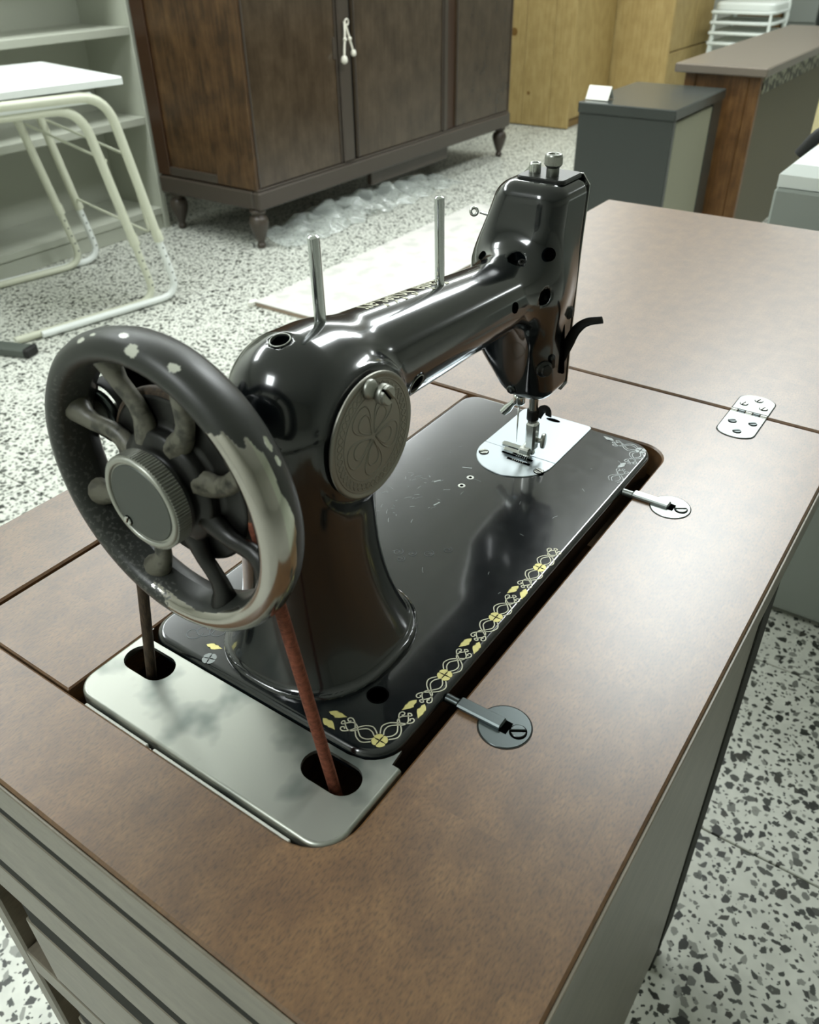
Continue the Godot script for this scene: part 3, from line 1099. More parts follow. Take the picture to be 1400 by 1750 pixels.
func sewing_machine():
	var t := thing("sewing_machine", "black enamelled old sewing machine with big spoked handwheel set in the table", "sewing machine", Vector3(0, TY, 0))
	var body := part("arm_casting", surface_net(carved_sd, Vector3(-0.016, 0.0, 0.03), Vector3(0.332, 0.222, 0.14), 0.0019), M.enamel, t)
	var bed := part("bed", rprism(rrect(Vector2(0.0, 0.0), Vector2(0.372, 0.1764), [0.017, 0.017, 0.021, 0.021], 8), -0.012, YB, 0.0042, 6), M.enamel, t)
	# holes in the casting
	for c in [CARVE[2], CARVE[3]]:
		apart("hole_rim", torus_mesh(c[2] + 0.0002, 0.00035), M.steel_dull, body, c[0] - c[1] * 0.0003, c[1])
	for c in [[Vector3(0.2683, 0.1676, 0.0681), Vector3(-0.586, 0.605, -0.538), 0.0026], [Vector3(0.2777, 0.1731, 0.1126), Vector3(-0.5687, 0.2589, 0.7808), 0.0036], [Vector3(0.2357, 0.1513, 0.1121), Vector3(0.0418, 0.1187, 0.992), 0.0030]]:
		apart("oil_hole", lathe([[c[2] * 1.2, -0.0006], [c[2] * 1.12, 0.00025], [c[2], 0.0002], [c[2] * 0.9, -0.0002], [0, -0.0003]], 20), M.pit, body, c[0] + c[1] * 0.0003, c[1])
	apart("screw_stud", lathe([[0.0026, -0.004], [0.0026, 0.0], [0.0021, 0.0005], [0.0012, 0.0005], [0.0011, -0.001], [0, -0.001]], 16, false), M.black_iron, body, Vector3(0.2675, 0.1685, 0.0985), Vector3(-0.5, 0.75, 0.45))
	# faceplate of bright steel closing the head's far end
	var fp := PackedVector2Array()
	for k in 25:
		var y := 0.0575 + 0.156 * k / 24.0
		fp.append(Vector2(y, lut(y, HY, HZC) + lut(y, HY, HZH) + 0.0002 - maxf(0, 0.006 - (0.2135 - y)) * 0.9 - maxf(0, 0.004 - (y - 0.0575))))
	for k in range(24, -1, -1):
		var y := 0.0575 + 0.156 * k / 24.0
		fp.append(Vector2(y, lut(y, HY, HZC) - lut(y, HY, HZH) + maxf(0, 0.006 - (0.2135 - y)) * 0.9 + maxf(0, 0.004 - (y - 0.0575))))
	var fpm := part("faceplate", prism(fp, 0.0, 0.0016, 0.0, true, 0.0004), M.steel, t, Vector3(0.3240, 0, 0))
	fpm.basis = Basis(Vector3.UP, Vector3.LEFT, Vector3.BACK)
	# spool pins
	for s in [[0.0806, 0.1905, 0.088, 0.0412, 0.0029, -0.012], [0.184, 0.177, 0.0895, 0.0497, 0.0027, 0.0]]:
		var o := part("spool_pin", lathe(rounded([[0, -0.006], [s[4], -0.006], [s[4], s[3] - 0.0008], [s[4] * 0.55, s[3]], [0, s[3]]], 0.0003, 2), 20, false), M.chrome, t, Vector3(s[0], s[1], s[2]), Vector3(0, 0, s[5] + 0.02))
	# top plate and thumb screws over the bars
	part("top_plate", prism(rrect(Vector2(0.2925, 0.0765), Vector2(0.3225, 0.1105), 0.004, 4), 0.2118, 0.2143, 0.0008), M.enamel_worn, t)
	var tk := part("pressure_screw", lathe(rounded([[0, 0], [0.0041, 0], [0.0041, 0.0055], [0.0046, 0.006], [0.0056, 0.0072], [0.0056, 0.0125], [0.005, 0.0138], [0.0034, 0.0138], [0.0032, 0.0125], [0, 0.0125]], 0.0004, 2), 28), M.steel_dull, t, Vector3(0.303, 0.2138, 0.0978), Vector3.ZERO, "knurled steel thumb screw")
	part("knurl", knurl(0.0058, 0.0074, 0.0123, 44), M.knob_rim, tk)
	part("bar_cap", lathe([[0.0039, 0], [0.0039, 0.0065], [0.0034, 0.0072], [0.0024, 0.0072], [0.0022, 0.003], [0, 0.003]], 20, false), M.steel, t, Vector3(0.303, 0.2138, 0.0852))
	# take-up lever eye at the front of the head
	var tl := part("take_up_lever", tube([Vector3(0.3232, 0.172, 0.066), Vector3(0.318, 0.178, 0.051), Vector3(0.311, 0.1815, 0.0405)], [0.003, 0.0026, 0.0022], 10, 0.4), M.steel, t)
	apart("eye", torus_mesh(0.0024, 0.0011), M.steel, tl, Vector3(0.308, 0.1822, 0.0375), Vector3(-0.75, 0.25, 0.6))
	# presser-bar lifter and the fittings behind the head
	part("lifter_lever", tube(bend([Vector3(0.3125, 0.086, 0.111), Vector3(0.312, 0.1, 0.1165), Vector3(0.311, 0.1125, 0.1215), Vector3(0.3100, 0.1205, 0.129), Vector3(0.3095, 0.1245, 0.141)], 0.02, 5), [0.004, 0.004, 0.004, 0.004, 0.004, 0.004, 0.0038, 0.0038, 0.0037, 0.0036, 0.0035, 0.0034, 0.0033, 0.0032, 0.0031, 0.003, 0.003, 0.0029, 0.0028, 0.0026], 12, 0.3), M.black_iron, t, Vector3.ZERO, Vector3.ZERO, "curved dark lever behind the head")
	part("lifter_slot", cbox(Vector3(0.0026, 0.058, 0.0026), 0.0006), M.pit, t, Vector3(0.309, 0.106, 0.1132), Vector3(-0.06, 0, 0.06))
	part("guide_lug", cbox(Vector3(0.007, 0.009, 0.006), 0.002), M.enamel_worn, t, Vector3(0.3155, 0.122, 0.1135))
	var tg := part("thread_clamp", lathe(rounded([[0, 0], [0.0062, 0], [0.0062, 0.003], [0.004, 0.0042], [0.004, 0.0065], [0, 0.0065]], 0.0006, 2), 20), M.enamel_worn, t)
	tg.position = Vector3(0.2885, 0.089, 0.1095)
	tg.basis = aim(Vector3(-0.5, 0.0, 0.85))
	part("guide_finger", cbox(Vector3(0.006, 0.012, 0.004), 0.0015), M.enamel_worn, t, Vector3(0.2945, 0.0925, 0.1135), Vector3(0, 0.3, 0.4))
	apart("face_screw", lathe([[0.0034, 0], [0.0034, 0.001], [0.0028, 0.0016], [0, 0.0016]], 18), M.blued, t, Vector3(0.2868, 0.0665, 0.0865), Vector3(-0.97, -0.1, 0.15))
	needle_parts(t)
	hand_wheel(t)
	cover_disc(t)
	bobbin_winder(t)
	# needle plate and slide plate
	var half := 0.0315
	var zc := 0.0885
	var np := PackedVector2Array()
	np.append(Vector2(0.3035, zc - half))
	for k in 25:
		var a := PI * 1.5 - PI * k / 24.0
		np.append(Vector2(0.2985, zc) + Vector2(cos(a), sin(a)) * half)
	np.append(Vector2(0.3035, zc + half))
	part("needle_plate", prism(np, YB - 0.001, YB + 0.0008, 0.0003, true), M.plate, t)
	part("slide_plate", prism(rrect(Vector2(0.3039, zc - half), Vector2(0.3722, zc + half), [0.0, 0.004, 0.004, 0.0], 4), YB - 0.001, YB + 0.0007, 0.0003), M.slide, t)
	part("finger_slot", prism(disc(1.0, 20), 0.0, 0.0002), M.pit, t, Vector3(0.3652, YB + 0.0006, 0.0872)).scale = Vector3(0.0026, 1, 0.0064)
	for s in [[0.2885, 0.0648, 0.7], [0.2865, 0.1145, 1.9]]:
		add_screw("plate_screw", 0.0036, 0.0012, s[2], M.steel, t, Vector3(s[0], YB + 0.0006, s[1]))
	for s in [[0.2972, 0.0765, 0.1035], [0.2908, 0.0845, 0.1045]]:
		part("feed_slot", cbox(Vector3(0.0026, 0.0003, s[2] - s[1]), 0.0001), M.pit, t, Vector3(s[0], YB + 0.0009, (s[1] + s[2]) / 2))
		for k in 6:
			part("feed_tooth", cbox(Vector3(0.0018, 0.0009, 0.0009), 0.0002), M.steel, t, Vector3(s[0], YB + 0.0012, 0.0895 + k * 0.0018))
	# bed holes
	for h in [[0.2514, 0.0748, 0.0013, 0.0028], [0.2382, 0.0752, 0.0013, 0.0028]]:
		part("bed_hole", lathe([[0.0, 0.0002], [h[2], 0.0002], [h[2], 0.0001]], 16, false), M.pit, t, Vector3(h[0], YB + 0.0001, h[1]))
		part("worn_ring", lathe([[h[2], 0.0002], [h[3], 0.00012]], 20), M.steel_dull, t, Vector3(h[0], YB, h[1]))
	part("bed_hole", lathe([[0.0062, 0.0], [0.0060, 0.0003], [0.0054, 0.0003], [0.0052, -0.0001], [0, -0.0001]], 24), M.pit, t, Vector3(0.0371, YB + 0.0001, 0.1463))
	bed_ornament(t)
	arm_lettering(t)

func torus_mesh(R: float, r: float, segs := 32, sides := 10) -> ArrayMesh:
	var pr := []
	for k in sides + 1:
		var a := -TAU * k / sides
		pr.append([R + cos(-a) * r, sin(-a) * r])
	return lathe(pr, segs)

func knurl(r: float, h0: float, h1: float, n: int) -> ArrayMesh:
	var b := MB.new()
	for i in n:
		var pts := []
		for q in [[0.0, -0.035], [0.25, 0.0], [0.6, 0.0], [0.85, -0.035]]:
			var a: float = TAU * (i + q[0]) / n
			pts.append([a, r * (1.0 + q[1])])
		var an: float = TAU * (i + 1) / n
		pts.append([an, r * 0.965])
		for k in 4:
			var a0: float = pts[k][0]
			var a1: float = pts[k + 1][0]
			var p0 := Vector3(cos(a0) * pts[k][1], 0, sin(a0) * pts[k][1])
			var p1 := Vector3(cos(a1) * pts[k + 1][1], 0, sin(a1) * pts[k + 1][1])
			var e := (p1 - p0)
			var nn := Vector3(e.z, 0, -e.x).normalized()
			if nn.dot(p0) < 0.0: nn = -nn
			b.face([p0 + Vector3.UP * h0, p1 + Vector3.UP * h0, p1 + Vector3.UP * h1, p0 + Vector3.UP * h1], nn)
			b.face([Vector3(0, h1, 0), p0 + Vector3.UP * h1, p1 + Vector3.UP * h1], Vector3.UP)
			b.face([Vector3(0, h0, 0), p0 + Vector3.UP * h0, p1 + Vector3.UP * h0], Vector3.DOWN)
	return b.mesh()

func needle_parts(t: Node3D):
	part("needle_bar", ycyl(0.0033, 0.024, 20), M.steel, t, Vector3(0.303, 0.051, 0.0855))
	part("needle_clamp", lathe(rounded([[0, 0], [0.0032, 0], [0.0048, 0.002], [0.0048, 0.0075], [0.0038, 0.009], [0, 0.009]], 0.0006, 2), 20), M.chrome, t, Vector3(0.303, 0.0465, 0.0855))
	part("clamp_screw", tube([Vector3(0.3025, 0.0515, 0.084), Vector3(0.3010, 0.046, 0.080), Vector3(0.3000, 0.0425, 0.0775), Vector3(0.2988, 0.0385, 0.0742)], [0.0026, 0.0024, 0.0036, 0.0030], 14), M.chrome, t)
	part("needle", lathe([[0, 0], [0.00022, 0.002], [0.0005, 0.012], [0.00085, 0.0335], [0, 0.0335]], 10), M.steel, t, Vector3(0.3028, 0.0132, 0.0855))
	part("presser_bar", ycyl(0.0036, 0.058, 20), M.steel, t, Vector3(0.303, 0.012, 0.0978))
	var col := part("bar_collar", lathe(rounded([[0, 0], [0.0047, 0], [0.0047, 0.0085], [0, 0.0085]], 0.0006, 2), 20), M.black_iron, t, Vector3(0.303, 0.0375, 0.0978))
	part("thread_cutter", tube(bend([Vector3(0, 0.0035, 0.004), Vector3(0.001, 0.0105, 0.0068), Vector3(0.0, 0.0125, 0.0125), Vector3(0.0, 0.0065, 0.0128)], 0.004, 4), 0.0032, 10, 0.22), M.black_iron, col, Vector3.ZERO)
	var foot := part("presser_foot", cbox(Vector3(0.009, 0.024, 0.0085), 0.0016), M.steel, t, Vector3(0.303, 0.0235, 0.0985))
	apart("thumb_screw", lathe(rounded([[0, 0], [0.002, 0], [0.002, 0.003], [0.0058, 0.0032], [0.0062, 0.0045], [0.0058, 0.006], [0.0022, 0.0062], [0, 0.0062]], 0.0005, 2), 24), M.steel_dull, foot, Vector3(0.002, -0.004, 0.004), Vector3(0.25, 0.05, 1))
	part("shank", cbox(Vector3(0.006, 0.010, 0.006), 0.0012), M.steel, foot, Vector3(-0.001, -0.0135, -0.002))
	for s in [[0.3045, 0.0052], [0.2975, 0.0044]]:
		var pl := rrect(Vector2(s[0] - s[1] / 2, 0.0725 if s[0] > 0.3 else 0.0775), Vector2(s[0] + s[1] / 2, 0.101), [0.0021, 0.0021, 0.0015, 0.0015], 4)
		part("toe", prism(pl, 0.0068, 0.0092, 0.0006, true), M.chrome, t, Vector3(0, 0, 0))
	part("foot_hinge", cbox(Vector3(0.011, 0.0045, 0.009), 0.001), M.steel_dull, t, Vector3(0.3012, 0.0112, 0.0955))

func hand_wheel(t: Node3D):
	var axis := Basis(Vector3.UP, Vector3.LEFT, Vector3.BACK)
	var ctr := Vector3(0, 0.1524, 0.088)
	var prof := [[0.0565, 0.0200], [0.0575, 0.0150], [0.0600, 0.0128], [0.0635, 0.0124], [0.0662, 0.0136], [0.0678, 0.0160], [0.0690, 0.0190], [0.0702, 0.0228], [0.0704, 0.0272], [0.0692, 0.0312], [0.0664, 0.0339], [0.0630, 0.0347], [0.0602, 0.0338], [0.0584, 0.0312], [0.0572, 0.0262], [0.0565, 0.0200]]
	var total := 0.0
	for i in range(1, prof.size()): total += Vector2(prof[i][0] - prof[i - 1][0], prof[i][1] - prof[i - 1][1]).length()
	# painted rim with the paint worn to bare metal on one side and chipped on top
	var W := 1024
	var H := 128
	var col := PackedByteArray()
	var orm := PackedByteArray()
	col.resize(W * H * 3)
	orm.resize(W * H * 3)
	var n := FastNoiseLite.new()
	n.seed = 8
	n.frequency = 0.02
	n.fractal_octaves = 3
	var chips := [[-21.0, 0.60, 2.2, 0.02], [-15.0, 0.565, 1.4, 0.014], [-1.0, 0.53, 2.0, 0.026], [6.0, 0.61, 2.8, 0.045], [22.0, 0.555, 1.9, 0.034], [57.0, 0.36, 2.6, 0.03], [63.0, 0.35, 2.0, 0.026]]
	for y in H:
		for x in W:
			var ang := 360.0 * x / W
			if ang > 200.0: ang -= 360.0
			var v := (y + 0.5) / H
			var q := n.get_noise_2d(x * 0.55, y * 2.2)
			var q2 := n.get_noise_2d(x * 6.0 + 500.0, y * 8.0)
			var bare := 0.0
			var edge0 := 50.0 + q * 9.0 + (v - 0.6) * -30.0
			var edge1 := 186.0 + q * 20.0
			if ang > edge0 and ang < edge1 and v > 0.43 + q * 0.05 and v < 0.80 + q * 0.05: bare = 1.0
			if (ang < -120.0 or ang > 185.0) and v > 0.6 and v < 0.9 and q2 > 0.22: bare = 0.3
			if ang < -40.0 and v > 0.70 and v < 0.95 and q2 > 0.3: bare = 0.2
			for c in chips:
				var e := Vector2((ang - c[0]) / c[2], (v - c[1]) / c[3]).length() + q2 * 0.28
				if e < 1.0: bare = 1.0
			var i := (y * W + x) * 3
			var paint := Color(0.17, 0.178, 0.168)
			var c := paint.lerp(Color(0.74, 0.725, 0.70), bare)
			if bare == 1.0 and (ang < 40.0 or v < 0.5): c = Color(0.80, 0.81, 0.76)
			col[i] = int(c.r * 255)
			col[i + 1] = int(c.g * 255)
			col[i + 2] = int(c.b * 255)
			orm[i] = 0
			orm[i + 1] = int((0.42 - 0.27 * bare) * 255) if bare > 0.9 else int(0.40 * 255)
			orm[i + 2] = 255 if bare > 0.9 and ang > 40.0 else 0
	var m := mat(Color.WHITE, 1.0, 1.0)
	m.albedo_texture = tex_from(W, H, col)
	var ot := tex_from(W, H, orm)
	m.roughness_texture = ot
	m.roughness_texture_channel = BaseMaterial3D.TEXTURE_CHANNEL_GREEN
	m.metallic_texture = ot
	m.metallic_texture_channel = BaseMaterial3D.TEXTURE_CHANNEL_BLUE
	m.uv1_scale = Vector3(1, 1.0 / total, 1)
	var rim := part("hand_wheel", lathe(prof, 128), m, t, ctr, Vector3.ZERO, "black painted handwheel with worn bright rim")
	rim.basis = axis
	var sp := MB.new()
	var path := []
	var rad := []
	for q in [[0.0215, 0.0225, 0.0, 0.0080], [0.0262, 0.0224, 0.0010, 0.0066], [0.0315, 0.0222, 0.0024, 0.0055], [0.0370, 0.0222, 0.0022, 0.0050], [0.0425, 0.0224, 0.0004, 0.0049], [0.0478, 0.0228, -0.0014, 0.0051], [0.0525, 0.0232, -0.0016, 0.0060], [0.0560, 0.0236, -0.0006, 0.0076], [0.0588, 0.0238, 0.0, 0.0090]]:
		path.append(Vector3(q[0], q[1], q[2]))
		rad.append(q[3] * 0.86)
	tube_into(sp, PackedVector3Array(path), rad, 14, true, 0.82)
	var spm := sp.mesh()
	for k in 8:
		var o := part("spoke", spm, M.black_iron if k == 2 or k == 3 else M.spoke, rim)
		o.rotation.y = -deg_to_rad(22.5 + 45.0 * k)
	part("hub", lathe(rounded([[0, -0.002], [0.03, 0.0], [0.0395, 0.0085], [0.0402, 0.0100], [0.0362, 0.0140], [0.0362, 0.0152], [0.0398, 0.0175], [0.0385, 0.0186], [0.029, 0.0192], [0.0268, 0.0205], [0.0265, 0.0252], [0.0225, 0.0275], [0.0190, 0.0285], [0.0180, 0.0305], [0.016, 0.0315], [0, 0.0315]], 0.0015, 3), 64), M.black_iron, rim)
	var kn := part("clutch_knob", lathe(rounded([[0, 0.0312], [0.0205, 0.0312], [0.0212, 0.0318], [0.0212, 0.0395], [0.0205, 0.0402], [0.0192, 0.0402], [0.0186, 0.0396], [0.0186, 0.0382], [0, 0.0382]], 0.0004, 2), 72), M.knob_rim, rim, Vector3.ZERO, Vector3.ZERO, "knurled grey metal clutch knob")
	part("knurl", knurl(0.0221, 0.0322, 0.0390, 96), M.knob_rim, rim)
	part("knob_face", lathe([[0.0179, 0.0380], [0.0179, 0.0392], [0.0175, 0.0396], [0, 0.0396]], 48, false), M.knob_face, rim)
	add_screw("stop_screw", 0.0021, 0.0012, 0.5, M.steel, rim, Vector3(-0.0125, 0.0394, -0.0112))

func cover_disc(t: Node3D):
	var z0 := 0.1258
	var c := Vector3(0.0678, 0.1452, z0)
	var d := part("inspection_disc", lathe(rounded([[0, 0], [0.0322, 0], [0.0322, 0.0012], [0.0312, 0.0018], [0.0295, 0.0013], [0, 0.0013]], 0.0004, 2), 64), M.aluminium, t, c, Vector3.ZERO, "round engraved cover plate with floral relief")
	d.basis = Basis(Vector3.RIGHT, Vector3.BACK, Vector3.DOWN)
	# relief lines in the disc's own plane (x, z)
	var b := MB.new()
	var y := 0.0013
	for k in 5:
		var a := TAU * k / 5.0 + 0.35
		var s := Vector2(cos(a), sin(a))
		var q := Vector2(-s.y, s.x)
		for w in [[0.0185, 0.0068], [0.0135, 0.0042]]:
			var pts := []
			for i in 25:
				var f := float(i) / 24.0
				var r: float = 0.002 + w[0] * sin(PI * f)
				var side: float = w[1] * sin(TAU * f)
				var p: Vector2 = s * r + q * side
				pts.append(Vector3(p.x, y, p.y))
			tube_into(b, PackedVector3Array(pts), 0.00042, 6, false)
	for R in [0.0225, 0.0288]:
		var pts := []
		for i in 65: pts.append(Vector3(cos(TAU * i / 64) * R, y, sin(TAU * i / 64) * R))
		tube_into(b, PackedVector3Array(pts), 0.0003, 6, false)
	for k in 22:
		var a := TAU * k / 22.0
		for sg in [-1.0, 1.0]:
			var pts := []
			for i in 9:
				var f := float(i) / 8.0
				var aa := a + f * TAU / 22.0
				var r: float = 0.0256 + sg * 0.0019 * sin(PI * f * 2.0)
				pts.append(Vector3(cos(aa) * r, y, sin(aa) * r))
			tube_into(b, PackedVector3Array(pts), 0.00034, 6, false)
	part("relief", b.mesh(), M.aluminium, d)
	part("washer", lathe(rounded([[0, 0], [0.0048, 0], [0.0048, 0.002], [0.0034, 0.0032], [0, 0.0032]], 0.0005, 2), 24), M.knob_rim, d, Vector3(-0.0022, 0.0012, -0.0265))
	var sc := part("disc_screw", lathe(rounded([[0, 0], [0.0036, 0], [0.0036, 0.003], [0.0052, 0.003], [0.0052, 0.0062], [0, 0.0062]], 0.0006, 2), 28), M.knob_rim, d, Vector3(0.0034, 0.0012, -0.0224))
	part("screw_head", screw(0.0049, 0.0022, 0.9), M.knob_rim, d, Vector3(0.0034, 0.0074, -0.0224))
	part("slot", prism(disc(0.0048, 24), 0.0, 0.0004), M.pit, d, Vector3(0.0034, 0.0073, -0.0224))

func bobbin_winder(t: Node3D):
	var axis := Basis(Vector3.UP, Vector3.LEFT, Vector3.BACK)
	var o := part("bobbin_winder", lathe(rounded([[0, 0.0], [0.0118, 0.0], [0.0118, 0.003], [0.0112, 0.0034], [0, 0.0034]], 0.0004, 2), 40), M.blued, t, Vector3(-0.0115, 0.1665, 0.0345), Vector3.ZERO, "small bobbin winder wheel behind the handwheel")
	o.basis = axis
	part("tire", lathe(rounded([[0.0128, -0.007], [0.0152, -0.007], [0.0155, -0.001], [0.0152, 0.0004], [0.0140, 0.0004], [0.0128, -0.001], [0.0128, -0.007]], 0.0005, 2), 40), M.rubber, o)
	part("steel_face", lathe([[0.0086, 0.0033], [0.0086, 0.0039], [0, 0.0039]], 36, false), M.steel_dull, o)
	part("latch", lathe([[0.0028, 0.0038], [0.0026, 0.0045], [0, 0.0046]], 16), M.steel_dull, o, Vector3(-0.0052, 0, 0.002))
	part("spindle", ycyl(0.0028, 0.03, 16), M.steel_dull, o, Vector3(0, -0.03, 0))
	var cup := part("winder_cup", lathe(rounded([[0.006, -0.014], [0.0135, -0.012], [0.0150, -0.002], [0.0152, 0.001], [0.0138, 0.0014], [0.0128, 0.0], [0.0118, -0.011], [0, -0.0115]], 0.0008, 3), 40), M.black_iron, t, Vector3(0.004, 0.1755, 0.0465), Vector3.ZERO, "black hollow winder cup")
	cup.basis = axis
	part("winder_bracket", cbox(Vector3(0.012, 0.02, 0.03), 0.003), M.enamel, t, Vector3(0.022, 0.165, 0.05))

func bed_ornament(t: Node3D):
	var y := YB + 0.00012
	var w := 0.00066
	var zl := 0.1685
	var P := 0.0571
	var lines := MB.new()
	var golds := MB.new()
	var ex := Vector2(1, 0)
	var corner := Vector2(0.0128, 0.1655)
	flower_into(golds, corner, Vector2(0.707, 0.707), y)
	knot_into(lines, corner, (Vector2(P * 0.5, zl) - corner + Vector2(0.006, 0)).normalized(), y, w)
	knot_into(lines, corner, Vector2(-0.05, -1).normalized(), y, w)
	for k in 3:
		var f := Vector2(0.0128 + P * (k + 1), zl)
		flower_into(golds, f, Vector2(0.707, 0.707), y)
		knot_into(lines, f, -ex, y, w)
		if k < 3: knot_into(lines, f, ex, y, w)
	for k in 3:
		var m := Vector2(0.0128 + P * (k + 0.5), zl)
		leaf_into(golds, m, -ex, 1.0, y)
		leaf_into(golds, m, -ex, -1.0, y)
	for q in [Vector2(0.0105, 0.1365)]:
		leaf_into(golds, q, Vector2(0, 1), 1.0, y)
		leaf_into(golds, q, Vector2(0, 1), -1.0, y)
	leaf_into(golds, Vector2(0.0098, 0.0445), Vector2(0, 1), -1.0, y)
	part("border_straps", lines.mesh(), M.silver_line, t, Vector3.ZERO, Vector3.ZERO, "pale strapwork border printed on the bed")
	part("border_leaves", golds.mesh(), M.gold, t, Vector3.ZERO, Vector3.ZERO, "gold leaves and flowers printed on the bed")
	# worn, silvery remains at the far corner and the near front corner
	var fade := MB.new()
	var fc := Vector2(0.3596, 0.1668)
	flower_into(fade, fc, Vector2(0.707, 0.707), y)
	knot_into(fade, fc, -ex, y, w)
	knot_into(fade, fc, Vector2(0, -1), y, w)
	leaf_into(fade, fc - ex * 0.0285, -ex, 1.0, y)
	leaf_into(fade, fc + Vector2(0, -0.0285), Vector2(0, -1), 1.0, y)
	knot_into(fade, fc - ex * 0.0571, ex, y, w * 0.8)
	var dab := MB.new()
	flower_into(dab, Vector2(0.0052, 0.0495), Vector2(0.9, 0.43), y)
	part("worn_flower", dab.mesh(), M.faded, t)
	part("worn_border", fade.mesh(), M.faded, t, Vector3.ZERO, Vector3.ZERO, "worn silvery remains of the printed border")
	var gh := MB.new()
	for q in [[0.1463, 0.082, 0.004], [0.150, 0.091, 0.0032], [0.156, 0.100, 0.004], [0.1664, 0.1086, 0.0035], [0.141, 0.088, 0.003]]:
		var pts := []
		for i in 22:
			var a := i * 0.42
			pts.append(Vector2(q[0], q[1]) + Vector2(cos(a), sin(a)) * q[2] * (1.0 - i / 26.0))
		ribbon_into(gh, pts, 0.0005, y)
	var gh2 := MB.new()
	for q in [[0.02, 0.03], [0.024, 0.036], [0.015, 0.026]]:
		var pts := []
		for i in 16:
			var a := i * 0.4 + 1.0
			pts.append(Vector2(q[0], q[1]) + Vector2(cos(a), sin(a)) * 0.006 * (1.0 - i / 22.0))
		ribbon_into(gh2, pts, 0.0005, y)
	part("ghost_scrolls", gh2.mesh(), M.ghost, t)
	part("ghost_scrolls", gh.mesh(), M.ghost, t, Vector3.ZERO, Vector3.ZERO, "faint scroll lines on the bed")
	# fine scratches in the enamel
	var sc := MB.new()
	for i in 70:
		var c := Vector2(rng.randf_range(0.12, 0.34), rng.randf_range(0.02, 0.165))
		if i < 34: c = Vector2(rng.randf_range(0.16, 0.24), rng.randf_range(0.02, 0.075))
		var a := rng.randf_range(-0.9, 0.9) + (0.0 if i % 3 else 1.3)
		var l := rng.randf_range(0.001, 0.006)
		ribbon_into(sc, [c, c + Vector2(cos(a), sin(a)) * l * 0.5, c + Vector2(cos(a + 0.15), sin(a + 0.15)) * l], 0.00028, YB + 0.00008)
	for q in [[0.2606, 0.062, 0.2635, 0.069], [0.205, 0.072, 0.211, 0.0735], [0.231, 0.055, 0.236, 0.058]]:
		ribbon_into(sc, [Vector2(q[0], q[1]), Vector2(q[2], q[3])], 0.0012, YB + 0.00008)
	var so := part("scratches", sc.mesh(), M.faded, t)
	so.set_meta("kind", "stuff")

# lettering laid round the front of the arm's top
func arm_lettering(t: Node3D):
	var tm := TextMesh.new()
	var f := SystemFont.new()
	f.font_names = PackedStringArray(["Droid Serif"])
	f.font_weight = 700
	tm.font = f
	tm.text = "Lada  Soběslav"
	tm.font_size = 32
	tm.pixel_size = 0.0003
	tm.depth = 0.0
	tm.curve_step = 2.0
	var arr := tm.get_mesh_arrays() if tm.get_surface_count() == 0 else tm.surface_get_arrays(0)
	var vs: PackedVector3Array = arr[Mesh.ARRAY_VERTEX]
	var ids = arr[Mesh.ARRAY_INDEX]
	var lo := 1e9
	var hi := -1e9
	for v in vs:
		lo = minf(lo, v.x)
		hi = maxf(hi, v.x)
	var b := MB.new()
	var len := 0.074
	for v in vs:
		# text runs from the head (far) towards the pillar, letter tops to the back of the arm
		var x: float = 0.1905 - (v.x - lo) / (hi - lo) * len
		var tt := (x - 0.06) / 0.23
		var r := 0.0302 - 0.0078 * tt + 0.00025
		var a: float = deg_to_rad(-6.0) + v.y / (hi - lo) * len * 1.7 / r
		b.add(Vector3(x, 0.1602 - 0.0154 * tt + cos(a) * r, 0.088 + sin(a) * r), Vector3(0, cos(a), sin(a)))
	for i in range(0, ids.size(), 3): b.tri(ids[i], ids[i + 1], ids[i + 2])
	part("lettering", b.mesh(), M.silver_line, t, Vector3.ZERO, Vector3.ZERO, "pale maker's lettering on top of the arm")

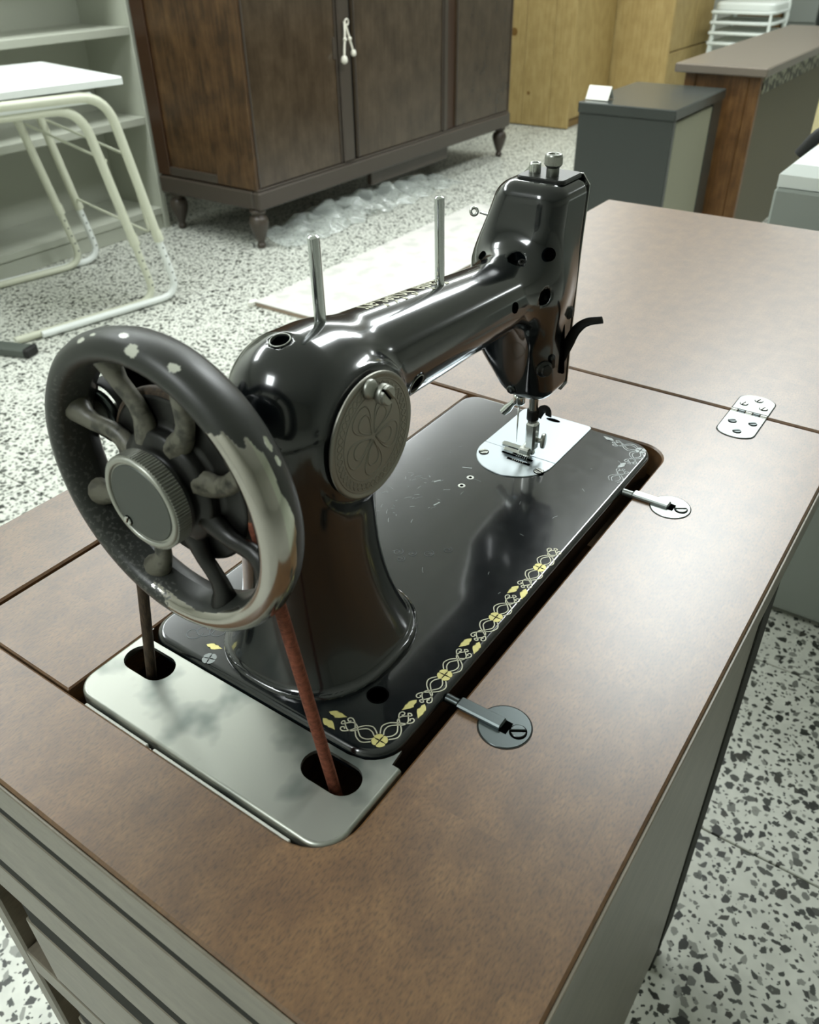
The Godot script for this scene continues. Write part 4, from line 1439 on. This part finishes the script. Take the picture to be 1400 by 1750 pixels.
# ---------- belt and belt cover plate ----------
func belt_parts():
	var c := Vector2(0.1524, 0.088)            # (y, z) of the wheel's axis
	var X := -0.0147
	var R := 0.0393
	var b := thing("drive_belt", "brown round leather drive belt running down from the handwheel", "belt", Vector3(0, TY, 0))
	var left := [Vector3(X, -0.115, -0.001), Vector3(X, 0.0, 0.0212), Vector3(X, 0.1524 - 0.007, c.y - R + 0.0006)]
	var right := [Vector3(X, -0.115, 0.177), Vector3(X, 0.0, 0.1548), Vector3(X, 0.1524 - 0.007, c.y + R - 0.0006)]
	part("strand", tube(left, 0.0030, 12), M.leather_dark, b, Vector3.ZERO, Vector3.ZERO, "darker side of the belt")  # same belt in a darker leather colour
	part("strand", tube(right, 0.0031, 12), M.leather, b, Vector3.ZERO, Vector3.ZERO, "red-brown side of the belt")
	var over := []
	for k in 33:
		var a := -PI / 2 - 0.18 + (PI + 0.36) * k / 32.0
		over.append(Vector3(X, c.x + cos(a) * R, c.y + sin(a) * R))
	part("wrap", tube(over, 0.0030, 12), M.leather_dark, b)
	var p := thing("belt_cover_plate", "dull grey metal plate with two belt slots beside the machine bed", "metal plate", Vector3(0, TY, 0))
	var mb := MB.new()
	var z0 := 0.0005
	var z1 := 0.1815
	var xa := -0.0494
	var xb := -0.0012
	var s1 := [Vector2(-0.0145, 0.0205), 0.0172, 0.0098]      # centre, half length (z), half width (x)
	var s2 := [Vector2(-0.0145, 0.1555), 0.0172, 0.0098]
	var y0 := -0.0016
	var y1 := 0.0008
	prism_into(mb, plate_piece(xa, xb, z0, s1, null, 0), y0, y1, 0.0)
	prism_into(mb, plate_piece(xa, xb, 0.0, s1, s2, 1), y0, y1, 0.0)
	prism_into(mb, plate_piece(xa, xb, z1, s2, null, 2), y0, y1, 0.0)
	# rolled-down lips along the outer edges
	part("sheet", mb.mesh(), M.tin, p)
	var lip := MB.new()
	var path := [Vector2(xb + 0.004, z0), Vector2(xa, z0), Vector2(xa, z1), Vector2(0.0055, z1)]
	var out := rrect(Vector2(xa, z0), Vector2(0.0062, z1), [0.012, 0.0, 0.0, 0.013], 8)
	lip_into(lip, out, y1, 0.0022, 0.0075)
	part("lip", lip.mesh(), M.tin, p)

func lip_into(b: MB, poly: PackedVector2Array, y: float, r: float, drop: float):
	if Geometry2D.is_polygon_clockwise(poly): poly.reverse()
	var np := poly.size()
	# find the run of points that is not the machine side (max x corners)
	var start := -1
	for i in np:
		if poly[i].x > 0.004 and poly[(i + 1) % np].x > 0.004: start = (i + 1) % np
	var first := b.v.size()
	for k in np:
		var i := (start + k) % np
		var pr := poly[(i + np - 1) % np]
		var nx := poly[(i + 1) % np]
		var d0 := (poly[i] - pr).normalized()
		var d1 := (nx - poly[i]).normalized()
		if k == 0: d0 = d1
		if k == np - 1: d1 = d0
		var t := (d0 + d1).normalized()
		var n := Vector2(t.y, -t.x)
		for s in 6:
			var a := PI * 0.5 * minf(s, 4) / 4.0
			var p := poly[i] + n * r * sin(a)
			var yy := y - r + r * cos(a)
			if s == 5: yy -= drop
			b.add(Vector3(p.x, yy, p.y), Vector3(n.x * sin(a), cos(a), n.y * sin(a)), p)
	for k in np - 1:
		for s in 5:
			var q := first + k * 6 + s
			b.quad(q, q + 1, q + 7, q + 6)

# the plate is cut across its slots into three simple outlines
func plate_piece(xa: float, xb: float, ze: float, s, s2, kind: int) -> PackedVector2Array:
	var out := PackedVector2Array()
	var c: Vector2 = s[0]
	var hw: float = s[2]
	var hl: float = s[1] - hw
	if kind == 0:
		out.append_array([Vector2(xb, c.y), Vector2(c.x + hw, c.y)])
		for k in 13: out.append(Vector2(c.x, c.y - hl) + Vector2(cos(PI * k / 12.0), -sin(PI * k / 12.0)) * hw)
		out.append_array([Vector2(c.x - hw, c.y), Vector2(xa, c.y)])
		for k in 7: out.append(Vector2(xa + 0.012, ze + 0.012) + Vector2(-cos(PI / 2 * k / 6.0), -sin(PI / 2 * k / 6.0)) * 0.012)
		out.append(Vector2(xb, ze))
	elif kind == 1:
		var d: Vector2 = s2[0]
		out.append_array([Vector2(xb, c.y), Vector2(c.x + hw, c.y)])
		for k in 13: out.append(Vector2(c.x, c.y + hl) + Vector2(cos(PI * k / 12.0), sin(PI * k / 12.0)) * hw)
		out.append_array([Vector2(c.x - hw, c.y), Vector2(xa, c.y), Vector2(xa, d.y), Vector2(d.x - hw, d.y)])
		for k in 13: out.append(Vector2(d.x, d.y - hl) + Vector2(-cos(PI * k / 12.0), -sin(PI * k / 12.0)) * hw)
		out.append_array([Vector2(d.x + hw, d.y), Vector2(xb, d.y)])
	else:
		out.append_array([Vector2(xb, c.y), Vector2(c.x + hw, c.y)])
		for k in 13: out.append(Vector2(c.x, c.y + hl) + Vector2(cos(PI * k / 12.0), sin(PI * k / 12.0)) * hw)
		out.append_array([Vector2(c.x - hw, c.y), Vector2(xa, c.y)])
		for k in 7: out.append(Vector2(xa + 0.013, ze - 0.013) + Vector2(-cos(PI / 2 * k / 6.0), sin(PI / 2 * k / 6.0)) * 0.013)
		out.append(Vector2(0.0062, ze))
		out.append(Vector2(0.0062, ze - 0.0035))
		# follow the rounded corner of the bed
		for k in range(1, 6):
			var a := PI / 2 * (1.0 - k / 7.0)
			out.append(Vector2(0.021, 0.1764 - 0.021) + Vector2(-cos(a), sin(a)) * 0.0222)
	return out

# ---------- things standing around ----------
func background():
	bookcase()
	tray_tables()
	wardrobe()
	pine_cabinets()
	small_cabinet_and_desk()
	far_things()
	floor_things()

func bookcase():
	var t := thing("bookcase", "off-white open bookcase standing beside the dark wardrobe", "bookcase", Vector3(1.78, 0, -2.9))
	var o := t.position
	var x0 := 1.27
	var x1 := 2.335
	var zf := -2.78
	var zb := -3.09
	bpart("side_panel", Vector3(x0, 0, zb) - o, Vector3(x0 + 0.03, 1.8, zf) - o, M.laminate, t, 0.002)
	bpart("side_panel", Vector3(x1 - 0.03, 0, zb) - o, Vector3(x1, 1.8, zf) - o, M.laminate, t, 0.002)
	bpart("back_board", Vector3(x0, 0.02, zb - 0.01) - o, Vector3(x1, 1.79, zb) - o, M.laminate, t, 0.001)
	for y in [0.078, 0.452, 0.785, 1.12, 1.45, 1.77]:
		bpart("shelf", Vector3(x0 + 0.031, y - 0.015, zb + 0.001) - o, Vector3(x1 - 0.031, y + 0.015, zf - 0.004) - o, M.laminate, t, 0.002)
	bpart("plinth", Vector3(x0 + 0.031, 0, zf - 0.03) - o, Vector3(x1 - 0.031, 0.062, zf - 0.012) - o, M.laminate, t, 0.002)

func tray_tables():
	# two height-adjustable side tables pushed together; local frame turned with them
	var turn := -deg_to_rad(10.5)
	var o := Vector3(1.64, 0, -2.08)
	for k in 2:
		var t := thing("side_table", ["white height-adjustable side table with flat top, outer of the nested pair", "white height-adjustable side table under the other, inner of the nested pair"][k], "table", o, "", turn)
		var dx := -0.085 * k
		for z in [0.0, -0.6]:
			var zz: float = z - (0.016 if z == 0.0 else -0.016) * k
			var low := [Vector3(-0.43 + dx, 0.014, zz), Vector3(0.095 + dx, 0.014, zz), Vector3(0.048 + dx, 0.25, zz)]
			var rn := part("runner", tube(bend(low, 0.075, 7), 0.0125, 12), M.cream_metal if k else M.white_tray, t)
			var up := [Vector3(0.052 + dx, 0.235, zz), Vector3(-0.038 + dx, 0.665 + 0.028 * (1 - k), zz), Vector3(-0.5 + dx * 0.3, 0.672 + 0.028 * (1 - k), zz)]
			var po := part("post", tube(bend(up, 0.09, 7), 0.0155, 12), M.cream_metal, t)
			part("collar", tube([Vector3(0.056 + dx, 0.218, zz), Vector3(0.049 + dx, 0.252, zz)], 0.0178, 12), M.cream_metal, po)
			for h in 6:
				part("peg_hole", lathe([[0.0035, 0], [0.003, 0.0006], [0, 0.0006]], 10), M.dark_grey, rn, Vector3(0.0845 + dx - 0.0062 * h, 0.07 + h * 0.031, zz + 0.0123), Vector3(PI / 2, 0, 0))
		part("brace_wire", tube([Vector3(0.012 + dx, 0.545, -0.6), Vector3(0.018 + dx, 0.5, -0.02)], 0.0045, 8), M.cream_metal, t)
		if k == 0: part("brace_wire", tube(bend([Vector3(0.02, 0.5, -0.05), Vector3(0.055, 0.235, -0.06), Vector3(0.05, 0.26, -0.6)], 0.02, 4), 0.0045, 8), M.cream_metal, t)
		if k == 0:
			part("table_top", prism(rrect(Vector2(-0.62, -0.575), Vector2(0.035, 0.005), 0.012, 4), 0.716, 0.738, 0.003), M.white_tray, t)
		else:
			part("table_top", prism(rrect(Vector2(-0.66, -0.56), Vector2(-0.075, -0.012), 0.014, 4), 0.6875, 0.7, 0.004), M.white_tray, t)
			part("edge_tube", tube([Vector3(-0.66, 0.69, -0.006), Vector3(-0.082, 0.69, -0.006)], 0.0165, 12), M.white_tray, t)
	var f := thing("table_foot", "dark grey flat foot of a stand on the terrazzo floor", "stand foot", Vector3(1.06, 0, -2.16), "", 0.35)
	part("bar", cbox(Vector3(0.055, 0.028, 0.26), 0.004), M.dark_grey, f, Vector3(0.02, 0.0145, -0.03))
	part("end_cap", cbox(Vector3(0.057, 0.03, 0.02), 0.004), M.black, f, Vector3(0.02, 0.0155, 0.1))

func wardrobe():
	var t := thing("wardrobe", "dark glossy three-door wooden wardrobe on turned feet", "wardrobe", Vector3(3.355, 0, -2.5))
	var o := t.position
	var x0 := 2.31
	var x1 := 4.4
	var zf := -2.175
	var zb := -2.765
	var yb := 0.165
	var H := 1.95
	# left side: frame with sunk panels
	bpart("side_panel", Vector3(x0 + 0.012, yb, zb) - o, Vector3(x0 + 0.03, H, zf) - o, M.ward_side, t, 0.002)
	for q in [[zf - 0.225, zf, yb + 0.075, H], [zb, zb + 0.075, yb + 0.075, H]]:
		bpart("side_stile", Vector3(x0, q[2], q[0]) - o, Vector3(x0 + 0.0118, q[3], q[1]) - o, M.ward_side if q[1] == zf else M.ward_stile, t, 0.002)
	bpart("side_rail", Vector3(x0, yb + 0.075, zb + 0.076) - o, Vector3(x0 + 0.0118, yb + 0.11, zf - 0.226) - o, M.ward_dark, t, 0.002)
	bpart("side_panel", Vector3(x1 - 0.025, yb, zb) - o, Vector3(x1, H, zf) - o, M.ward_side, t, 0.002)
	bpart("back_board", Vector3(x0 + 0.031, yb, zb) - o, Vector3(x1 - 0.026, H, zb + 0.012) - o, M.ward_dark, t, 0.001)
	bpart("bottom_board", Vector3(x0 + 0.031, yb, zb + 0.013) - o, Vector3(x1 - 0.026, yb + 0.06, zf - 0.03) - o, M.ward_dark, t, 0.001)
	bpart("top_board", Vector3(x0 - 0.02, H, zb) - o, Vector3(x1 + 0.02, H + 0.04, zf + 0.03) - o, M.ward_dark, t, 0.004)
	bpart("plinth", Vector3(x0 - 0.006, yb - 0.004, zf - 0.025) - o, Vector3(x1 + 0.004, yb + 0.068, zf + 0.012) - o, M.ward_dark, t, 0.006)
	bpart("plinth", Vector3(x0 - 0.006, yb - 0.004, zb) - o, Vector3(x0 + 0.02, yb + 0.068, zf - 0.026) - o, M.ward_dark, t, 0.006)
	bpart("lower_apron", Vector3(3.12, yb - 0.075, zf - 0.06) - o, Vector3(3.8, yb - 0.0045, zf - 0.03) - o, M.ward_dark, t, 0.004)
	bpart("ledge", Vector3(x0, yb + 0.0685, zf - 0.02) - o, Vector3(x1, yb + 0.078, zf + 0.006) - o, M.ward_dark, t, 0.003)
	var dy0 := yb + 0.079
	# doors with raised rims; stiles between them
	for d in [[x0 + 0.012, 2.872, 0.0], [2.985, 3.70, 0.0], [3.822, x1 - 0.006, 0.0]]:
		var door := bpart("door", Vector3(d[0], dy0, zf - 0.022) - o, Vector3(d[1], H - 0.005, zf + d[2]) - o, M.ward_door, t, 0.004)
		for rim in [[d[0] + 0.003, d[0] + 0.012], [d[1] - 0.012, d[1] - 0.003]]:
			bpart("edge_moulding", Vector3(rim[0], dy0 + 0.004, zf + 0.0002) - o - door.position, Vector3(rim[1], H - 0.01, zf + 0.005) - o - door.position, M.ward_dark, door, 0.0015)
	bpart("stile", Vector3(2.876, dy0, zf - 0.02) - o, Vector3(2.952, H - 0.005, zf + 0.012) - o, M.ward_dark, t, 0.006)
	bpart("door_gap", Vector3(2.953, dy0, zf - 0.02) - o, Vector3(2.984, H - 0.005, zf - 0.012) - o, M.black, t, 0.001)
	bpart("stile", Vector3(3.703, dy0, zf - 0.02) - o, Vector3(3.738, H - 0.005, zf + 0.008) - o, M.ward_dark, t, 0.004)
	bpart("stile", Vector3(3.739, dy0, zf - 0.02) - o, Vector3(3.82, H - 0.005, zf - 0.006) - o, M.ward_stile, t, 0.002)
	bpart("lock_plate", Vector3(2.845, 0.66, zf + 0.0002) - o, Vector3(2.868, 0.74, zf + 0.003) - o, M.ward_dark, t, 0.001)
	var foot := lathe(rounded([[0, 0], [0.017, 0], [0.02, 0.016], [0.013, 0.024], [0.018, 0.034], [0.034, 0.075], [0.042, 0.105], [0.036, 0.128], [0.022, 0.138], [0.033, 0.146], [0.036, 0.16], [0, 0.16]], 0.006, 3), 24)
	for fx in [[x0 + 0.02, zf - 0.03], [x1 - 0.04, zf - 0.03], [x0 + 0.04, zb + 0.05], [x1 - 0.04, zb + 0.05]]:
		part("turned_foot", foot, M.ward_dark, t, Vector3(fx[0], 0, fx[1]) - o)
	# key tassel hanging at the middle stile
	var k := thing("key_tassel", "pale beaded tassel hanging from the wardrobe's lock", "tassel", Vector3(2.905, 0.70, zf + 0.03))
	k.scale = Vector3(0.8, 0.8, 0.8)
	var b := MB.new()
	for s in [[-0.035, -0.055, 0.019], [0.045, -0.03, 0.016]]:
		var pts := [Vector3(0, 0.12, -0.01), Vector3(s[0] * 0.35, 0.06, 0), Vector3(s[0] * 0.8, 0.0, 0.004), Vector3(s[0], s[1], 0.006)]
		part("cord", tube(bend(pts, 0.03, 4), 0.006, 8), M.bead, k)
		part("bead", lathe(rounded([[0, -s[2]], [s[2] * 0.8, -s[2] * 0.7], [s[2], 0], [s[2] * 0.7, s[2]], [0, s[2] * 1.15]], 0.008, 3), 16), M.bead, k, Vector3(s[0], s[1], 0.006))
		part("bead", lathe(rounded([[0, -0.012], [0.01, -0.008], [0.011, 0.004], [0, 0.012]], 0.005, 3), 14), M.bead, k, Vector3(s[0] * 0.5, 0.04, 0.003))
	part("loop", torus_mesh(0.014, 0.004, 20, 8), M.bead, k, Vector3(0.012, 0.115, -0.004), Vector3(PI / 2, 0, 0))

func pine_cabinets():
	var t := thing("pine_cabinet", "tall yellow pine cabinet with knots, right of the dark wardrobe", "cabinet", Vector3(5.6, 0, -2.47))
	var o := t.position
	for q in [[-2.75, -2.545], [-2.543, -2.34], [-2.338, -2.2]]:
		bpart("board", Vector3(5.26, 0.005, q[0]) - o, Vector3(5.28, 1.9, q[1]) - o, M.pine, t, 0.003)
	bpart("side_panel", Vector3(5.281, 0.06, -2.222) - o, Vector3(5.88, 1.9, -2.204) - o, M.pine, t, 0.003)
	bpart("plinth", Vector3(5.29, 0.0, -2.24) - o, Vector3(5.88, 0.058, -2.224) - o, M.pine_dark, t, 0.002)
	bpart("body", Vector3(5.281, 0.02, -2.75) - o, Vector3(5.88, 1.9, -2.2245) - o, M.pine_dark, t, 0.003)
	for kk in [[-2.63, 0.55, 0.024], [-2.66, 0.31, 0.014], [-2.5, 0.2, 0.012], [-2.44, 0.78, 0.018]]:
		var kn := part("knot", lathe([[kk[2], 0.0], [kk[2] * 0.8, 0.0006], [0, 0.0008]], 14), M.knot, t, Vector3(5.2598, kk[1], kk[0]) - o)
		kn.basis = Basis(Vector3.UP, Vector3.LEFT, Vector3.BACK)
	var u := thing("pine_wardrobe", "broad yellow pine wardrobe with panelled drawers behind the small dark cabinet", "wardrobe", Vector3(6.3, 0, -2.1))
	o = u.position
	bpart("body", Vector3(5.92, 0.02, -2.42) - o, Vector3(6.7, 1.9, -1.83) - o, M.pine_dark, u, 0.003)
	bpart("front_panel", Vector3(5.9, 0.02, -2.27) - o, Vector3(5.919, 1.9, -1.81) - o, M.pine, u, 0.003)
	bpart("front_post", Vector3(5.895, 0.02, -2.35) - o, Vector3(5.919, 1.9, -2.29) - o, M.pine, u, 0.003)
	bpart("front_post", Vector3(5.905, 0.02, -2.42) - o, Vector3(5.919, 1.9, -2.353) - o, M.pine, u, 0.003)
	bpart("side_panel", Vector3(5.92, 0.41, -1.829) - o, Vector3(6.335, 1.9, -1.808) - o, M.pine, u, 0.004)
	bpart("side_panel", Vector3(6.34, 0.41, -1.829) - o, Vector3(6.7, 1.9, -1.808) - o, M.pine, u, 0.004)
	bpart("drawer_front", Vector3(5.92, 0.1, -1.829) - o, Vector3(6.335, 0.403, -1.808) - o, M.pine, u, 0.004)
	bpart("drawer_front", Vector3(6.34, 0.1, -1.829) - o, Vector3(6.7, 0.403, -1.808) - o, M.pine, u, 0.004)

func small_cabinet_and_desk():
	var t := thing("small_cabinet", "small anthracite cabinet with pale taupe door behind the table leaf", "cabinet", Vector3(2.85, 0, -0.76))
	var o := t.position
	bpart("top_board", Vector3(2.6, 0.595, -0.93) - o, Vector3(3.105, 0.628, -0.594) - o, M.anthracite, t, 0.003)
	bpart("side_panel", Vector3(2.603, 0.0, -0.926) - o, Vector3(2.625, 0.5948, -0.597) - o, M.anthracite, t, 0.002)
	bpart("side_panel", Vector3(3.0, 0.0, -0.914) - o, Vector3(3.1, 0.5948, -0.6) - o, M.anthracite, t, 0.002)
	bpart("back_panel", Vector3(2.626, 0.02, -0.926) - o, Vector3(3.1, 0.59, -0.915) - o, M.anthracite, t, 0.001)
	bpart("bottom_board", Vector3(2.626, 0.04, -0.914) - o, Vector3(2.998, 0.06, -0.613) - o, M.anthracite, t, 0.001)
	bpart("door", Vector3(2.63, 0.05, -0.612) - o, Vector3(2.985, 0.588, -0.598) - o, M.taupe, t, 0.003, "pale taupe door")
	var c := thing("price_card", "small white folded paper card standing on the anthracite cabinet", "card", Vector3(2.665, 0.6282, -0.885))
	for s in [-1, 1]:
		part("leaf", cbox(Vector3(0.0012, 0.046, 0.08), 0.0004), M.paper, c, Vector3(0.0135 * s + 0.005, 0.0215, 0), Vector3(0, 0, 0.55 * s))
	var d := thing("brown_desk", "brown wooden desk with overhanging top and worn back edge", "desk", Vector3(3.9, 0, -0.64))
	o = d.position
	bpart("desk_top", Vector3(3.15, 0.662, -0.81) - o, Vector3(4.75, 0.692, -0.478) - o, M.desk_top, d, 0.004)
	bpart("end_panel", Vector3(3.19, 0.0, -0.735) - o, Vector3(3.212, 0.6615, -0.545) - o, M.desk_side, d, 0.002)
	bpart("end_post", Vector3(3.186, 0.0, -0.544) - o, Vector3(3.216, 0.6615, -0.503) - o, M.desk_side, d, 0.003)
	bpart("end_post", Vector3(3.186, 0.0, -0.778) - o, Vector3(3.216, 0.6615, -0.737) - o, M.desk_side, d, 0.003)
	bpart("worn_rail", Vector3(3.218, 0.6, -0.512) - o, Vector3(4.7, 0.6615, -0.4995) - o, M.desk_worn, d, 0.002)
	bpart("back_board", Vector3(3.218, 0.03, -0.514) - o, Vector3(4.7, 0.599, -0.504) - o, M.desk_back, d, 0.002)
	bpart("end_panel", Vector3(4.68, 0.0, -0.778) - o, Vector3(4.7, 0.6615, -0.516) - o, M.desk_side, d, 0.002)
	var p := thing("pale_plank", "pale unpainted plank standing behind the grey cabinet beside the brown desk", "plank", Vector3(2.9, 0, -0.205))
	bpart("plank", Vector3(-0.02, 0, -0.035), Vector3(0.02, 1.05, 0.02), M.cream_wood, p, 0.003)
	bpart("batten", Vector3(-0.016, 0.9, 0.0205), Vector3(0.016, 0.94, 0.16), M.cream_wood, p, 0.003)

func far_things():
	# grey cabinet just beyond the open leaf
	var g := thing("grey_cabinet", "plain light grey cabinet with white lid close behind the table leaf", "cabinet", Vector3(1.4, 0, 0.36))
	var o := g.position
	bpart("front_panel", Vector3(1.185, 0.012, 0.047) - o, Vector3(1.205, 0.775, 0.7) - o, M.grey_lacquer, g, 0.004)
	bpart("side_panel", Vector3(1.206, 0.012, 0.045) - o, Vector3(1.62, 0.775, 0.06) - o, M.grey_lacquer, g, 0.003)
	bpart("body", Vector3(1.206, 0.0, 0.061) - o, Vector3(1.62, 0.774, 0.69) - o, M.grey_lacquer, g, 0.004)
	part("lid", prism(PackedVector2Array([Vector2(1.192, 0.048), Vector2(1.375, 0.048), Vector2(1.375, 0.7), Vector2(1.192, 0.7)]), 0.776, 0.808, 0.014), M.white_top, g, -o)
	part("hose", tube(bend([Vector3(1.398, 0.782, 0.03), Vector3(1.398, 0.83, 0.06), Vector3(1.40, 0.815, 0.2), Vector3(1.42, 0.805, 0.5)], 0.03, 4), 0.011, 10), M.black, g, -o)
	bpart("rear_lid", Vector3(1.42, 0.7755, 0.05) - o, Vector3(1.62, 0.79, 0.69) - o, M.grey_lacquer, g, 0.003)
	# stack of white metal chairs far behind the desk
	var proto: Node3D = null
	for k in 4:
		var c: Node3D
		var label: String = ["white metal stacking chair, lowest of the stack beyond the desk", "white metal stacking chair, second from the bottom of the stack", "white metal stacking chair, third from the bottom of the stack", "white metal stacking chair under the cushion, topmost of the stack"][k]
		if proto == null:
			proto = thing("stacking_chair", label, "chair", Vector3.ZERO, "white chairs stacked beyond the desk")
			c = proto
			var sh := part("seat_hoop", tube(bend([Vector3(-0.2, 0.43, -0.2), Vector3(-0.2, 0.43, 0.2), Vector3(0.2, 0.43, 0.2), Vector3(0.2, 0.43, -0.2), Vector3(-0.2, 0.43, -0.2)], 0.08, 5), 0.011, 8), M.white_metal, c)
			for q in 5: part("slat", cbox(Vector3(0.045, 0.012, 0.36), 0.003), M.white_metal, sh, Vector3(-0.15 + q * 0.075, 0.43, 0))
			for q in [[-0.18, -0.18], [-0.18, 0.18], [0.18, -0.18], [0.18, 0.18]]:
				part("leg", tube([Vector3(q[0] * 1.15, 0.0, q[1] * 1.15), Vector3(q[0], 0.43, q[1])], 0.0095, 8), M.white_metal, c)
			part("back_hoop", tube(bend([Vector3(0.19, 0.43, -0.18), Vector3(0.3, 0.62, -0.18), Vector3(0.3, 0.62, 0.18), Vector3(0.19, 0.43, 0.18)], 0.07, 5), 0.010, 8), M.white_metal, c)
		else:
			c = copy(proto, label)
		c.position = Vector3(6.55, 0.0 + 0.062 * k, -1.5)
	single("seat_cushion", prism(rrect(Vector2(-0.19, -0.2), Vector2(0.19, 0.2), 0.06, 5), 0.0, 0.045, 0.014, true), M.white_metal, "thick white cushion lying on top of the stacked chairs", "cushion", Vector3(6.55, 0.6285, -1.5))
	var b := thing("brown_chest", "brown wooden chest far behind the desk", "chest", Vector3(8.3, 0, -1.8))
	bpart("body", Vector3(-0.25, 0.05, -0.24), Vector3(0.3, 0.95, 0.14), M.brown_far, b, 0.005)
	bpart("drawer_front", Vector3(-0.27, 0.42, -0.22), Vector3(-0.251, 0.46, 0.1), M.cream_wood, b, 0.004)
	bpart("drawer_front", Vector3(-0.27, 0.5, -0.22), Vector3(-0.251, 0.93, 0.1), M.brown_far, b, 0.004)
	bpart("foot", Vector3(-0.25, 0, -0.24), Vector3(-0.2, 0.0495, 0.14), M.black, b, 0.004)
	var gb := thing("grey_locker", "plain grey locker far behind the desk beside the brown chest", "locker", Vector3(8.2, 0, -1.5))
	bpart("body", Vector3(-0.18, 0.08, -0.1), Vector3(0.35, 1.2, 0.13), M.grey_lacquer, gb, 0.005)
	bpart("door", Vector3(-0.2, 0.44, -0.095), Vector3(-0.181, 1.19, 0.125), M.grey_lacquer, gb, 0.004)
	bpart("plinth", Vector3(-0.17, 0, -0.09), Vector3(0.34, 0.0795, 0.12), M.black, gb, 0.004)
	var db := thing("dark_cupboard", "dark charcoal cupboard far behind the desk, next to the grey locker", "cupboard", Vector3(8.2, 0, -1.2))
	bpart("body", Vector3(-0.2, 0.0, -0.16), Vector3(0.35, 1.3, 0.6), M.dark_grey, db, 0.005)
	bpart("door", Vector3(-0.22, 0.04, -0.15), Vector3(-0.201, 1.28, 0.58), M.anthracite, db, 0.004)

func floor_things():
	var b := thing("floor_board", "long pale flat board lying on the terrazzo floor", "board", Vector3(2.6, 0, -1.68))
	bpart("sheet", Vector3(-0.78, 0.014, -0.08), Vector3(0.75, 0.0175, 0.36), M.board, b, 0.0008)
	bpart("core", Vector3(-0.778, 0.0, -0.078), Vector3(0.748, 0.0138, 0.358), M.board_edge, b, 0.0008)
	bpart("corner_block", Vector3(-0.80, 0.0, -0.1), Vector3(-0.76, 0.02, -0.0805), M.paper, b, 0.003)
	# crumpled clear film pushed under the wardrobe
	var m := MB.new()
	var nx := 60
	var nz := 14
	var n := FastNoiseLite.new()
	n.seed = 44
	n.frequency = 9.0
	n.fractal_octaves = 3
	for i in nx + 1:
		for j in nz + 1:
			var x := 1.35 * i / nx
			var z := 0.3 * j / nz
			var e := sin(PI * j / nz) * (0.35 + 0.65 * sin(PI * clampf(float(i) / nx, 0.02, 0.98)))
			var h := 0.006 + maxf(0.0, (0.075 - 0.03 * i / nx) * e + n.get_noise_2d(x, z) * 0.06 * e)
			m.add(Vector3(x, h, z + n.get_noise_2d(x + 9.0, z) * 0.05), Vector3.UP)
	for i in nx:
		for j in nz:
			var a := i * (nz + 1) + j
			m.quad(a, a + 1, a + nz + 2, a + nz + 1)
	for i in m.v.size(): m.n[i] = Vector3.ZERO
	for i in range(0, m.ix.size(), 3):
		var f := (m.v[m.ix[i + 2]] - m.v[m.ix[i]]).cross(m.v[m.ix[i + 1]] - m.v[m.ix[i]])
		for k in 3: m.n[m.ix[i + k]] += f
	for i in m.n.size(): m.n[i] = m.n[i].normalized()
	single("plastic_film", m.mesh(), M.plastic, "crumpled clear plastic film lying under the wardrobe's edge", "plastic film", Vector3(2.36, 0.0, -2.36))
